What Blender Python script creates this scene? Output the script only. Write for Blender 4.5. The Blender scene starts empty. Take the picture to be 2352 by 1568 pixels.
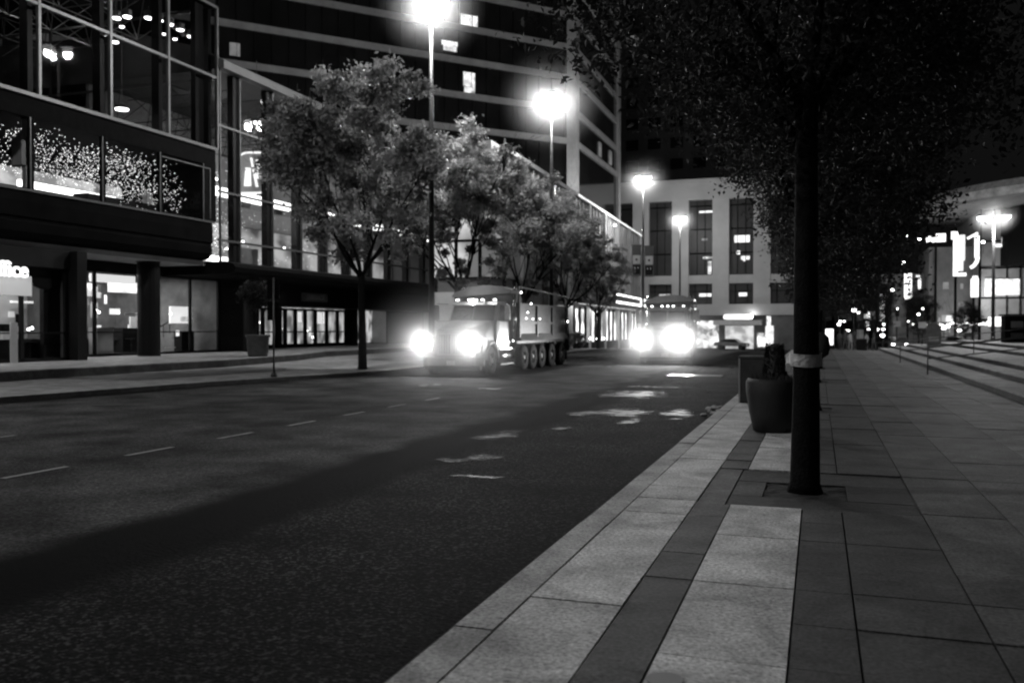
import bpy, bmesh, math, random
from mathutils import Vector, Matrix
R = math.radians
PI = math.pi
sc = bpy.context.scene
C = sc.collection

# ------------------------------------------------------------------ camera
cam_d = bpy.data.cameras.new("camera"); cam = bpy.data.objects.new("camera", cam_d); C.objects.link(cam)
FPX = 2050.0; YAW = math.atan((1880-1176)/FPX); PITCH = -math.atan((784-753)/FPX); EYE = Vector((0, 0, 1.6))
cam.location = EYE; cam.rotation_euler = (PI/2+PITCH, 0, YAW)
cam_d.sensor_width = 36.0; cam_d.lens = 36.0*FPX/2352; cam_d.clip_end = 2000; cam_d.clip_start = .1
cam_d.dof.use_dof = True; cam_d.dof.focus_distance = 9.0; cam_d.dof.aperture_fstop = 1.8
sc.camera = cam
# ------------------------------------------------------------------ night sky, exposure
w = bpy.data.worlds.new("World"); sc.world = w; w.use_nodes = True
nt = w.node_tree; nt.nodes.clear()
sky = nt.nodes.new("ShaderNodeTexSky"); sky.sky_type = 'NISHITA'; sky.sun_disc = False
sky.sun_elevation = R(-4.0); sky.sun_rotation = R(120)
bw = nt.nodes.new("ShaderNodeRGBToBW"); bg = nt.nodes.new("ShaderNodeBackground"); wo = nt.nodes.new("ShaderNodeOutputWorld")
mad = nt.nodes.new("ShaderNodeMath"); mad.operation = 'MULTIPLY_ADD'; mad.inputs[1].default_value = .05; mad.inputs[2].default_value = .0035
nt.links.new(sky.outputs[0], bw.inputs[0]); nt.links.new(bw.outputs[0], mad.inputs[0]); nt.links.new(mad.outputs[0], bg.inputs[0]); nt.links.new(bg.outputs[0], wo.inputs[0])
bg.inputs[1].default_value = 1.0
vs = sc.view_settings; vs.view_transform = 'Standard'; vs.look = 'None'; vs.exposure = 0.22; vs.gamma = 1.0
cy = sc.cycles
cy.use_denoising = True; cy.denoising_prefilter = 'ACCURATE'; cy.sample_clamp_direct = 120.0; cy.max_bounces = 5; cy.diffuse_bounces = 2; cy.glossy_bounces = 3; cy.transparent_max_bounces = 16
cy.transmission_bounces = 2; cy.volume_bounces = 0; cy.sample_clamp_indirect = 2.0; cy.filter_width = 2.0
cy.caustics_reflective = False; cy.caustics_refractive = False
# ------------------------------------------------------------------ point helpers (picture point -> place in the world)
_f = Vector((-math.sin(YAW)*math.cos(PITCH), math.cos(YAW)*math.cos(PITCH), math.sin(PITCH)))
_r = Vector((math.cos(YAW), math.sin(YAW), 0)); _u = _r.cross(_f)
def ray(x, y): return _f + _r*((x-1176)/FPX) + _u*((784-y)/FPX)
def G(x, y, z=0.0): d = ray(x, y); return EYE + d*((z-1.6)/d.z)
def PX(x, y, X): d = ray(x, y); return EYE + d*(X/d.x)
def PY(x, y, Y): d = ray(x, y); return EYE + d*(Y/d.y)

# ------------------------------------------------------------------ materials
def mat(name, col=.5, rough=.7, metal=0., var=.0, vscale=4., bump=0., bscale=30., emit=None, spec=.5, coat=0.):
    m = bpy.data.materials.new(name); m.use_nodes = True; n = m.node_tree; b = n.nodes["Principled BSDF"]
    b.inputs['Base Color'].default_value = (col, col, col, 1); b.inputs['Roughness'].default_value = rough
    b.inputs['Metallic'].default_value = metal; b.inputs['Specular IOR Level'].default_value = spec
    if coat: b.inputs['Coat Weight'].default_value = coat; b.inputs['Coat Roughness'].default_value = .15
    tc = None
    if var or bump: tc = n.nodes.new("ShaderNodeTexCoord")
    if var:
        nz = n.nodes.new("ShaderNodeTexNoise"); nz.inputs['Scale'].default_value = vscale; nz.inputs['Detail'].default_value = 6; nz.inputs['Roughness'].default_value = .65
        mr = n.nodes.new("ShaderNodeMapRange"); mr.inputs[1].default_value = .3; mr.inputs[2].default_value = .7
        mr.inputs[3].default_value = col*(1-var); mr.inputs[4].default_value = min(1, col*(1+var))
        n.links.new(tc.outputs['Object'], nz.inputs['Vector']); n.links.new(nz.outputs[0], mr.inputs[0]); n.links.new(mr.outputs[0], b.inputs['Base Color'])
    if bump:
        n2 = n.nodes.new("ShaderNodeTexNoise"); n2.inputs['Scale'].default_value = bscale; n2.inputs['Detail'].default_value = 5
        bp = n.nodes.new("ShaderNodeBump"); bp.inputs['Strength'].default_value = bump; bp.inputs['Distance'].default_value = .02
        n.links.new(tc.outputs['Object'], n2.inputs['Vector']); n.links.new(n2.outputs[0], bp.inputs['Height']); n.links.new(bp.outputs[0], b.inputs['Normal'])
    if emit is not None:
        b.inputs['Emission Color'].default_value = (1, 1, 1, 1); b.inputs['Emission Strength'].default_value = emit
    return m
def lamp_mat(name, s, sample=True):
    m = mat(name, .8, .5, emit=s)
    if not sample: m.cycles.emission_sampling = 'NONE'
    return m
def lit_mat(name, lo, hi, scale=2., sx=1., sz=1.):
    """stands in for a lit room: glow put into the surface, uneven from place to place"""
    m = mat(name, .3, .6); n = m.node_tree; b = n.nodes["Principled BSDF"]
    tc = n.nodes.new("ShaderNodeTexCoord"); mp = n.nodes.new("ShaderNodeMapping"); mp.inputs['Scale'].default_value = (sx, sx, sz)
    nz = n.nodes.new("ShaderNodeTexNoise"); nz.inputs['Scale'].default_value = scale; nz.inputs['Detail'].default_value = 3
    mr = n.nodes.new("ShaderNodeMapRange"); mr.inputs[1].default_value = .38; mr.inputs[2].default_value = .62; mr.inputs[3].default_value = lo; mr.inputs[4].default_value = hi
    n.links.new(tc.outputs['Object'], mp.inputs[0]); n.links.new(mp.outputs[0], nz.inputs['Vector']); n.links.new(nz.outputs[0], mr.inputs[0]); n.links.new(mr.outputs[0], b.inputs['Emission Strength'])
    b.inputs['Emission Color'].default_value = (1, 1, 1, 1); m.cycles.emission_sampling = 'NONE'
    return m
def glass_mat(name, tint=.8, refl=1.0, rough=.02):
    m = bpy.data.materials.new(name); m.use_nodes = True; n = m.node_tree; n.nodes.clear()
    t = n.nodes.new("ShaderNodeBsdfTransparent"); t.inputs[0].default_value = (tint, tint, tint, 1)
    g = n.nodes.new("ShaderNodeBsdfGlossy"); g.inputs[0].default_value = (refl, refl, refl, 1); g.inputs[1].default_value = rough
    lw = n.nodes.new("ShaderNodeLayerWeight"); lw.inputs[0].default_value = .5; pw_ = n.nodes.new("ShaderNodeMath"); pw_.operation = 'POWER'; pw_.inputs[1].default_value = 4; n.links.new(lw.outputs['Facing'], pw_.inputs[0])
    fr = n.nodes.new("ShaderNodeMath"); fr.operation = 'MULTIPLY_ADD'; fr.inputs[1].default_value = .6; fr.inputs[2].default_value = .002; n.links.new(pw_.outputs[0], fr.inputs[0]); mx = n.nodes.new("ShaderNodeMixShader"); o = n.nodes.new("ShaderNodeOutputMaterial")
    n.links.new(fr.outputs[0], mx.inputs[0]); n.links.new(t.outputs[0], mx.inputs[1]); n.links.new(g.outputs[0], mx.inputs[2]); n.links.new(mx.outputs[0], o.inputs[0])
    return m
M = dict(
    dark_metal=mat('dark_metal', .007, .9, 0, .3, 3, spec=.05), black=mat('black_paint', .006, .5, spec=.15), pole=mat('pole_paint', .03, .4, .4),
    alu=mat('aluminium', .09, .45, .5, .2, 2), steel=mat('bright_steel', .75, .22, 1.), fascia=mat('fascia_panel', .006, .95, 0, .35, 1.2, .1, 3, spec=.03),
    soffit=mat('soffit', .3, .8, 0, .15, 1), concrete=mat('concrete', .30, .85, 0, .22, .7, .3, 8), concrete_d=mat('dark_concrete', .13, .85, 0, .25, .8, .3, 8),
    pale=mat('pale_stone', .42, .8, 0, .12, .35, .1, 6), darkglass=mat('dark_glass', .012, .08, 0, .5, .3, spec=.8),
    glass=glass_mat('clear_glass', .78), shopglass=glass_mat('shop_glass', .9), room=mat('room_wall', .35, .8, 0, .2, 1), room_d=mat('dark_room_wall', .07, .8, 0, .4, 1),
    lamp=lamp_mat('lamp_lens', 7., False), bulb=lamp_mat('bulb', 9., False), marker=lamp_mat('marker_lamp', 7., False), headl=lamp_mat('headlamp_lens', 12., False),
    strip=lamp_mat('light_strip', 1.6), stripb=lamp_mat('bright_light_strip', 4.0), sign=lamp_mat('backlit_sign', .8), signb=lamp_mat('bright_backlit_sign', 1.3), signd=lamp_mat('dim_backlit_sign', .35, False),
    fairy=lamp_mat('fairy_light', 2.2, False), lit=lit_mat('lit_room', .15, .9, 1.2, 1, 1.6), litdim=lit_mat('dim_lit_room', .01, .12, .8), litshop=lit_mat('lit_shop', .12, 1.3, 1.6, 1, .8),
    litwin=lit_mat('lit_window', .5, 1.1, 2.5), curtain=lit_mat('lit_curtain', .06, .12, 2.), rubber=mat('rubber', .015, .8, 0, .3, 8), truckp=mat('truck_paint', .12, .3, 0, .3, 1.5, coat=.4),
    body=mat('dump_body_paint', .11, .45, .2, .45, 1.8, .2, 5), chrome=mat('chrome', .85, .15, 1.), windsh=mat('windscreen', .01, .05, spec=.8), tarp=mat('tarpaulin', .14, .8, 0, .3, 2, .4, 6),
    bark=mat('bark', .008, .95, 0, .5, 9, .9, 40, spec=.1), leaf=None, soil=mat('soil', .02, .98, 0, .5, 12, .8, 40), pot=mat('planter_clay', .014, .7, 0, .25, 6, .3, 30),
    tape=mat('reflective_tape', .42, .45, 0, .35, 14, .7, 25), cloth=mat('dark_cloth', .03, .9, 0, .4, 3), skin=mat('skin', .35, .6), clothl=mat('pale_cloth', .25, .9, 0, .3, 3),
    paint=mat('road_paint', .17, .7, 0, .35, 6), white=mat('white_panel', .6, .6, 0, .1, 2), banner=mat('banner_cloth', .10, .8, 0, .2, 2), bannerl=mat('banner_pale_print', .55, .8))
# leaves: translucent two-sided
def leaf_mat(nm, lo, hi, rg):
    m = bpy.data.materials.new(nm); m.use_nodes = True; n = m.node_tree; n.nodes.clear()
    o = n.nodes.new("ShaderNodeOutputMaterial"); at = n.nodes.new("ShaderNodeAttribute"); at.attribute_name = 'tone'
    mr = n.nodes.new("ShaderNodeMapRange"); mr.inputs[3].default_value = lo; mr.inputs[4].default_value = hi
    n.links.new(at.outputs['Fac'], mr.inputs[0])
    p = n.nodes.new("ShaderNodeBsdfPrincipled"); p.inputs['Roughness'].default_value = rg; p.inputs['Specular IOR Level'].default_value = .25
    t = n.nodes.new("ShaderNodeBsdfTranslucent"); mx = n.nodes.new("ShaderNodeMixShader"); mx.inputs[0].default_value = .3
    n.links.new(mr.outputs[0], p.inputs['Base Color']); n.links.new(mr.outputs[0], t.inputs[0]); n.links.new(p.outputs[0], mx.inputs[1]); n.links.new(t.outputs[0], mx.inputs[2]); n.links.new(mx.outputs[0], o.inputs[0])
    return m
M['leaf'] = leaf_mat('lit_leaf', .05, .5, .45); M['leafn'] = leaf_mat('shaded_leaf', .006, .035, .5)  # leaf tone carries light: far crowns brightened as lamplit, near ones darkened as backlit
def needle_mat():
    m = mat('needle', .02, .7, 0, .4, 12); return m
M['needle'] = needle_mat()
# asphalt: tone changes with the distance from the kerb (milled lane, old seam, wheel tracks, worn lanes)
def asphalt_mat():
    m = bpy.data.materials.new('asphalt'); m.use_nodes = True; n = m.node_tree; b = n.nodes["Principled BSDF"]; L = n.links
    g = n.nodes.new("ShaderNodeNewGeometry"); sp = n.nodes.new("ShaderNodeSeparateXYZ"); L.new(g.outputs['Position'], sp.inputs[0])
    wn = n.nodes.new("ShaderNodeTexNoise"); wn.inputs['Scale'].default_value = .5; L.new(g.outputs['Position'], wn.inputs['Vector'])
    wa = n.nodes.new("ShaderNodeMath"); wa.operation = 'MULTIPLY_ADD'; wa.inputs[1].default_value = 1.1; L.new(wn.outputs[0], wa.inputs[0]); L.new(sp.outputs['X'], wa.inputs[2])
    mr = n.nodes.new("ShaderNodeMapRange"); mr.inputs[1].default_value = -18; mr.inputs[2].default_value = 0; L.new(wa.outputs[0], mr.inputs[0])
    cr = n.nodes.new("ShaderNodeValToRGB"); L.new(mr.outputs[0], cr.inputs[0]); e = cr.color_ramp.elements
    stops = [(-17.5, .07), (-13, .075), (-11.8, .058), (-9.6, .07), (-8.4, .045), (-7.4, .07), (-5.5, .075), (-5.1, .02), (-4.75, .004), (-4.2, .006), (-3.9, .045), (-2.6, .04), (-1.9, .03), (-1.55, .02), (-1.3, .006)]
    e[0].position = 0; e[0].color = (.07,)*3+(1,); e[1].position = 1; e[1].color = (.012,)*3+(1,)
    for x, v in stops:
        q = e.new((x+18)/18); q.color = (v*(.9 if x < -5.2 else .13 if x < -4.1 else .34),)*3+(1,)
    # grain
    n1 = n.nodes.new("ShaderNodeTexNoise"); n1.inputs['Scale'].default_value = 26; n1.inputs['Detail'].default_value = 8; n1.inputs['Roughness'].default_value = .75; L.new(g.outputs['Position'], n1.inputs['Vector'])
    n3 = n.nodes.new("ShaderNodeTexNoise"); n3.inputs['Scale'].default_value = .9; n3.inputs['Detail'].default_value = 5; L.new(g.outputs['Position'], n3.inputs['Vector'])
    m1 = n.nodes.new("ShaderNodeMapRange"); m1.inputs[1].default_value = .3; m1.inputs[2].default_value = .7; m1.inputs[3].default_value = .1; m1.inputs[4].default_value = 2.0; L.new(n1.outputs[0], m1.inputs[0])
    m3 = n.nodes.new("ShaderNodeMapRange"); m3.inputs[1].default_value = .3; m3.inputs[2].default_value = .7; m3.inputs[3].default_value = .4; m3.inputs[4].default_value = 1.5; L.new(n3.outputs[0], m3.inputs[0])
    n5 = n.nodes.new("ShaderNodeTexNoise"); n5.inputs['Scale'].default_value = 34; n5.inputs['Detail'].default_value = 3; L.new(g.outputs['Position'], n5.inputs['Vector'])
    m5 = n.nodes.new("ShaderNodeMapRange"); m5.inputs[1].default_value = .52; m5.inputs[2].default_value = .68; m5.inputs[3].default_value = 0; m5.inputs[4].default_value = 9; L.new(n5.outputs[0], m5.inputs[0])
    g5 = n.nodes.new("ShaderNodeMapRange"); g5.inputs[1].default_value = -4.9; g5.inputs[2].default_value = -4.2; g5.inputs[3].default_value = .12; g5.inputs[4].default_value = 1; L.new(sp.outputs['X'], g5.inputs[0])
    p5 = n.nodes.new("ShaderNodeMath"); p5.operation = 'MULTIPLY'; L.new(m5.outputs[0], p5.inputs[0]); L.new(g5.outputs[0], p5.inputs[1])
    a5 = n.nodes.new("ShaderNodeMath"); a5.operation = 'ADD'; L.new(m1.outputs[0], a5.inputs[0]); L.new(p5.outputs[0], a5.inputs[1])
    mu = n.nodes.new("ShaderNodeMath"); mu.operation = 'MULTIPLY'; L.new(a5.outputs[0], mu.inputs[0]); L.new(m3.outputs[0], mu.inputs[1])
    vm = n.nodes.new("ShaderNodeVectorMath"); vm.operation = 'SCALE'; L.new(cr.outputs[0], vm.inputs[0]); L.new(mu.outputs[0], vm.inputs['Scale']); L.new(vm.outputs[0], b.inputs['Base Color'])
    b.inputs['Roughness'].default_value = .85; b.inputs['Specular IOR Level'].default_value = .05
    # milled ridges in the near lane only, across grain elsewhere
    mpp = n.nodes.new("ShaderNodeMapping"); mpp.inputs['Scale'].default_value = (22, 55, 20); mpp.inputs['Rotation'].default_value = (0, 0, .35); L.new(g.outputs['Position'], mpp.inputs[0])
    wv = n.nodes.new("ShaderNodeTexNoise"); wv.inputs['Scale'].default_value = 1.0; wv.inputs['Detail'].default_value = 3; L.new(mpp.outputs[0], wv.inputs['Vector'])
    gt = n.nodes.new("ShaderNodeMapRange"); gt.inputs[1].default_value = -5.2; gt.inputs[2].default_value = -4.6; gt.inputs[3].default_value = .15; gt.inputs[4].default_value = 2.6; L.new(sp.outputs['X'], gt.inputs[0])
    ml = n.nodes.new("ShaderNodeMath"); ml.operation = 'MULTIPLY'; L.new(wv.outputs[0], ml.inputs[0]); L.new(gt.outputs[0], ml.inputs[1])
    ad = n.nodes.new("ShaderNodeMath"); ad.operation = 'ADD'; L.new(ml.outputs[0], ad.inputs[0]); L.new(n1.outputs[0], ad.inputs[1])
    bp = n.nodes.new("ShaderNodeBump"); bp.inputs['Strength'].default_value = 1.0; bp.inputs['Distance'].default_value = .05; L.new(ad.outputs[0], bp.inputs['Height']); L.new(bp.outputs[0], b.inputs['Normal'])
    return m
M['asphalt'] = asphalt_mat()
def slab_mat():
    m = bpy.data.materials.new('paving_stone'); m.use_nodes = True; n = m.node_tree; b = n.nodes["Principled BSDF"]; L = n.links
    at = n.nodes.new("ShaderNodeAttribute"); at.attribute_name = 'tone'; g = n.nodes.new("ShaderNodeNewGeometry")
    n1 = n.nodes.new("ShaderNodeTexNoise"); n1.inputs['Scale'].default_value = 38; n1.inputs['Detail'].default_value = 8; n1.inputs['Roughness'].default_value = .7; L.new(g.outputs['Position'], n1.inputs['Vector'])
    n2 = n.nodes.new("ShaderNodeTexNoise"); n2.inputs['Scale'].default_value = 2.2; n2.inputs['Detail'].default_value = 7; n2.inputs['Distortion'].default_value = .6; L.new(g.outputs['Position'], n2.inputs['Vector'])
    m1 = n.nodes.new("ShaderNodeMapRange"); m1.inputs[1].default_value = .3; m1.inputs[2].default_value = .7; m1.inputs[3].default_value = .3; m1.inputs[4].default_value = 1.75; L.new(n1.outputs[0], m1.inputs[0])
    m2 = n.nodes.new("ShaderNodeMapRange"); m2.inputs[1].default_value = .3; m2.inputs[2].default_value = .7; m2.inputs[3].default_value = .75; m2.inputs[4].default_value = 1.3; L.new(n2.outputs[0], m2.inputs[0])
    # spots (gum, dirt)
    vo = n.nodes.new("ShaderNodeTexVoronoi"); vo.inputs['Scale'].default_value = 4.5; L.new(g.outputs['Position'], vo.inputs['Vector'])
    m4 = n.nodes.new("ShaderNodeMapRange"); m4.inputs[1].default_value = .06; m4.inputs[2].default_value = .12; m4.inputs[3].default_value = .62; m4.inputs[4].default_value = 1; L.new(vo.outputs['Distance'], m4.inputs[0])
    a = n.nodes.new("ShaderNodeMath"); a.operation = 'MULTIPLY'; L.new(m1.outputs[0], a.inputs[0]); L.new(m2.outputs[0], a.inputs[1])
    c0 = n.nodes.new("ShaderNodeMath"); c0.operation = 'MULTIPLY'; L.new(a.outputs[0], c0.inputs[0]); L.new(m4.outputs[0], c0.inputs[1])
    n6 = n.nodes.new("ShaderNodeTexNoise"); n6.inputs['Scale'].default_value = .9; n6.inputs['Detail'].default_value = 9; n6.inputs['Roughness'].default_value = .72; n6.inputs['Distortion'].default_value = 1.5; L.new(g.outputs['Position'], n6.inputs['Vector'])
    m6 = n.nodes.new("ShaderNodeMapRange"); m6.inputs[1].default_value = .38; m6.inputs[2].default_value = .55; m6.inputs[3].default_value = .68; m6.inputs[4].default_value = 1.12; L.new(n6.outputs[0], m6.inputs[0])
    v2 = n.nodes.new("ShaderNodeTexVoronoi"); v2.inputs['Scale'].default_value = 19; L.new(g.outputs['Position'], v2.inputs['Vector']); m7 = n.nodes.new("ShaderNodeMapRange"); m7.inputs[1].default_value = .10; m7.inputs[2].default_value = .2; m7.inputs[3].default_value = .6; m7.inputs[4].default_value = 1; L.new(v2.outputs['Distance'], m7.inputs[0])
    c1 = n.nodes.new("ShaderNodeMath"); c1.operation = 'MULTIPLY'; L.new(m6.outputs[0], c1.inputs[0]); L.new(m7.outputs[0], c1.inputs[1])
    c = n.nodes.new("ShaderNodeMath"); c.operation = 'MULTIPLY'; L.new(c0.outputs[0], c.inputs[0]); L.new(c1.outputs[0], c.inputs[1])
    d = n.nodes.new("ShaderNodeMath"); d.operation = 'MULTIPLY'; L.new(c.outputs[0], d.inputs[0]); L.new(at.outputs['Fac'], d.inputs[1]); L.new(d.outputs[0], b.inputs['Base Color'])
    b.inputs['Roughness'].default_value = .7; b.inputs['Specular IOR Level'].default_value = .14
    ad = n.nodes.new("ShaderNodeMath"); ad.operation = 'MULTIPLY_ADD'; ad.inputs[1].default_value = .25; L.new(n1.outputs[0], ad.inputs[0]); L.new(n2.outputs[0], ad.inputs[2])
    bp = n.nodes.new("ShaderNodeBump"); bp.inputs['Strength'].default_value = .8; bp.inputs['Distance'].default_value = .03; L.new(ad.outputs[0], bp.inputs['Height']); L.new(bp.outputs[0], b.inputs['Normal'])
    return m
M['slab'] = slab_mat()

# ------------------------------------------------------------------ mesh helpers
def tag(o, label=None, cat=None, group=None, kind=None):
    if label: o['label'] = label
    if cat: o['category'] = cat
    if group: o['group'] = group
    if kind: o['kind'] = kind
    return o
def thing(name, label, cat, loc=(0, 0, 0), rz=0, group=None):
    o = bpy.data.objects.new(name, None); o.empty_display_size = .2; C.objects.link(o); o.location = loc; o.rotation_euler = (0, 0, rz)
    return tag(o, label, cat, group)
class MB:
    def __init__(s): s.v = []; s.f = []; s.tone = []; s.m = []; s.mi = 0; s.t = 0.
    def add(s, vs, fs):
        b = len(s.v); s.v += [tuple(q) for q in vs]; s.f += [tuple(i+b for i in f) for f in fs]; s.tone += [s.t]*len(fs); s.m += [s.mi]*len(fs); return s
    def box(s, x0, x1, y0, y1, z0, z1):
        if x0 > x1: x0, x1 = x1, x0
        if y0 > y1: y0, y1 = y1, y0
        if z0 > z1: z0, z1 = z1, z0
        return s.add([(x0, y0, z0), (x1, y0, z0), (x1, y1, z0), (x0, y1, z0), (x0, y0, z1), (x1, y0, z1), (x1, y1, z1), (x0, y1, z1)],
                     [(0, 3, 2, 1), (4, 5, 6, 7), (0, 1, 5, 4), (1, 2, 6, 5), (2, 3, 7, 6), (3, 0, 4, 7)])
    def bar(s, a, b, w, h=None):
        a = Vector(a); b = Vector(b); h = h or w; d = (b-a).normalized(); up = Vector((0, 0, 1)) if abs(d.z) < .95 else Vector((0, 1, 0))
        x = d.cross(up).normalized()*(w/2); y = d.cross(x).normalized()*(h/2); vs = []
        for p in (a, b): vs += [p-x-y, p+x-y, p+x+y, p-x+y]
        return s.add(vs, [(0, 3, 2, 1), (4, 5, 6, 7), (0, 1, 5, 4), (1, 2, 6, 5), (2, 3, 7, 6), (3, 0, 4, 7)])
    def tube(s, pts, rad, n=8, cap=True):
        pts = [Vector(p) for p in pts]; rad = rad if isinstance(rad, (list, tuple)) else [rad]*len(pts); vs = []; fs = []
        for i, p in enumerate(pts):
            d = (pts[min(i+1, len(pts)-1)]-pts[max(i-1, 0)]).normalized(); up = Vector((0, 1, 0)) if abs(d.y) < .9 else Vector((1, 0, 0))
            x = d.cross(up).normalized(); y = d.cross(x)
            for k in range(n): a = 2*PI*k/n; vs.append(p+(x*math.cos(a)+y*math.sin(a))*rad[i])
        for i in range(len(pts)-1):
            for k in range(n): a = i*n+k; b = i*n+(k+1) % n; fs.append((a, b, b+n, a+n))
        if cap: fs.append(tuple(range(n))); fs.append(tuple(reversed(range((len(pts)-1)*n, len(pts)*n))))
        return s.add(vs, fs)
    def lathe(s, prof, n=20, c=(0, 0, 0)):
        vs = []; fs = []
        for r, z in prof:
            for k in range(n): a = 2*PI*k/n; vs.append((c[0]+r*math.cos(a), c[1]+r*math.sin(a), c[2]+z))
        for i in range(len(prof)-1):
            for k in range(n): a = i*n+k; b = i*n+(k+1) % n; fs.append((a, b, b+n, a+n))
        fs.append(tuple(reversed(range(n)))); fs.append(tuple(range((len(prof)-1)*n, len(prof)*n)))
        return s.add(vs, fs)
    def prism(s, poly, a0, a1, axis='x'):
        """poly in the other two axes (y,z for x; x,z for y; x,y for z)"""
        def P(p, a): return (a, p[0], p[1]) if axis == 'x' else (p[0], a, p[1]) if axis == 'y' else (p[0], p[1], a)
        n = len(poly); vs = [P(p, a0) for p in poly]+[P(p, a1) for p in poly]
        fs = [tuple(range(n)), tuple(reversed(range(n, 2*n)))]+[(i, i+n, (i+1) % n+n, (i+1) % n) for i in range(n)]
        return s.add(vs, fs)
    def quad(s, a, b, c, d): return s.add([a, b, c, d], [(0, 1, 2, 3)])
    def build(s, name, mt, parent=None, smooth=False, world=False, bevel=0., loc=None):
        me = bpy.data.meshes.new(name)
        vs = s.v
        if world and parent is not None: q = parent.location; vs = [(a-q.x, b-q.y, c-q.z) for a, b, c in vs]
        me.from_pydata(vs, [], s.f); mts = mt if isinstance(mt, list) else [mt]
        for q in mts: me.materials.append(q)
        if len(mts) > 1: me.polygons.foreach_set('material_index', s.m)
        if any(s.tone):
            at = me.attributes.new('tone', 'FLOAT', 'FACE'); at.data.foreach_set('value', s.tone)
        bm = bmesh.new(); bm.from_mesh(me)
        if len(s.f) < 60000 and name not in ('crown',): bmesh.ops.recalc_face_normals(bm, faces=bm.faces)
        bm.to_mesh(me); bm.free()
        if smooth: me.polygons.foreach_set('use_smooth', [True]*len(me.polygons))
        me.update(); o = bpy.data.objects.new(name, me); C.objects.link(o)
        if parent is not None: o.parent = parent
        if loc: o.location = loc
        if bevel:
            bv = o.modifiers.new('bevel', 'BEVEL'); bv.width = bevel; bv.segments = 2; bv.limit_method = 'ANGLE'
        return o
def copy_tree(o, parent=None):
    c = o.copy(); C.objects.link(c)
    if parent is not None: c.parent = parent
    for ch in [x for x in bpy.data.objects if x.parent == o]: copy_tree(ch, c)
    return c
def point(parent, loc, power, rad=.08, name='lamp_light', spot=None, rot=None, blend=.6):
    l = bpy.data.lights.new(name, 'SPOT' if spot else 'POINT'); l.energy = power; l.shadow_soft_size = rad
    if spot: l.spot_size = spot; l.spot_blend = blend
    o = bpy.data.objects.new(name, l); C.objects.link(o); o.parent = parent; o.location = loc
    if rot: o.rotation_euler = rot
    return o
def area(parent, loc, sx, sy, power, rot=(0, 0, 0), name='ceiling_light'):
    l = bpy.data.lights.new(name, 'AREA'); l.shape = 'RECTANGLE'; l.size = sx; l.size_y = sy; l.energy = power
    o = bpy.data.objects.new(name, l); C.objects.link(o); o.parent = parent; o.location = loc; o.rotation_euler = rot
    return o
def text(s, size, name, mt, parent, loc, rot, ext=.03):
    cu = bpy.data.curves.new(name, 'FONT'); cu.body = s; cu.size = size; cu.extrude = ext; cu.align_x = 'CENTER'; cu.align_y = 'CENTER'; cu.offset = .012
    o = bpy.data.objects.new(name, cu); C.objects.link(o); cu.materials.append(mt); me = bpy.data.meshes.new_from_object(o.evaluated_get(bpy.context.evaluated_depsgraph_get())); bpy.data.objects.remove(o); me.materials.clear(); me.materials.append(mt)
    o = bpy.data.objects.new(name, me); C.objects.link(o); o.parent = parent; o.location = loc; o.rotation_euler = rot
    return o
def zg(y): return 0. if y < 68 else (-(y-68)*.022 if y < 125 else -1.254)

# ================================================================== GROUND
random.seed(3)
b = MB(); b.quad((-400, -80, -1.6), (400, -80, -1.6), (400, 900, -1.6), (-400, 900, -1.6)); tag(b.build('ground', mat('far_ground', .05, .9, 0, .3, .1)), kind='structure')
KL = [(-19.6, -30), (-19.0, 5), (-17.95, 15.6), (-17.2, 22.5), (-15.9, 28.5), (-15.45, 31), (-15.6, 33), (-16.0, 42), (-16.1, 68), (-16.3, 110), (-16.5, 121)]
YS = sorted(set([y for _, y in KL]+[-30, -10, 40, 50, 75, 90, 100, 118]))
def kx(y):
    for (x0, y0), (x1, y1) in zip(KL, KL[1:]):
        if y0 <= y <= y1: return x0+(x1-x0)*(y-y0)/(y1-y0)
    return KL[-1][0]
b = MB()
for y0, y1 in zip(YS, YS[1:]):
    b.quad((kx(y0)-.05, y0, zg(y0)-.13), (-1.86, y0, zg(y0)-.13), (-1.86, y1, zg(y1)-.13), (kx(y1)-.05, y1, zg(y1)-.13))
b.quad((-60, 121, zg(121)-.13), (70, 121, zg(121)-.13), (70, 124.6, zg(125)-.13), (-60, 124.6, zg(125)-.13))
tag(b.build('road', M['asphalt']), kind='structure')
b = MB()   # far side kerb and pavement
b.t = 1
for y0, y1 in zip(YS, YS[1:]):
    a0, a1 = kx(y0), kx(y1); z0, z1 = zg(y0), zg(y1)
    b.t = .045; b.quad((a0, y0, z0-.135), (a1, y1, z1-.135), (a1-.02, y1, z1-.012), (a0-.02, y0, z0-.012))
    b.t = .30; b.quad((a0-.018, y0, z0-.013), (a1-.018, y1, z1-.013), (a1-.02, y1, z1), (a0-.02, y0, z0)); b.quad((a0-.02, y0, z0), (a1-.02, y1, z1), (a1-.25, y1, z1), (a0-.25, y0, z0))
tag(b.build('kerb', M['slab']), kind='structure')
b = MB()
YF = [y for y in YS]
for y0, y1 in zip(YF, YF[1:]):
    xs = [0, -3, -6, -9, -30]
    for i, (d0, d1) in enumerate(zip(xs, xs[1:])):
        b.t = [.26, .2, .24, .2][i]
        b.quad((kx(y0)-.25+d0, y0, zg(y0)-.004), (kx(y0)-.25+d1, y0, zg(y0)-.004), (kx(y1)-.25+d1, y1, zg(y1)-.004), (kx(y1)-.25+d0, y1, zg(y1)-.004))
tag(b.build('pavement', M['slab']), kind='structure')
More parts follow.
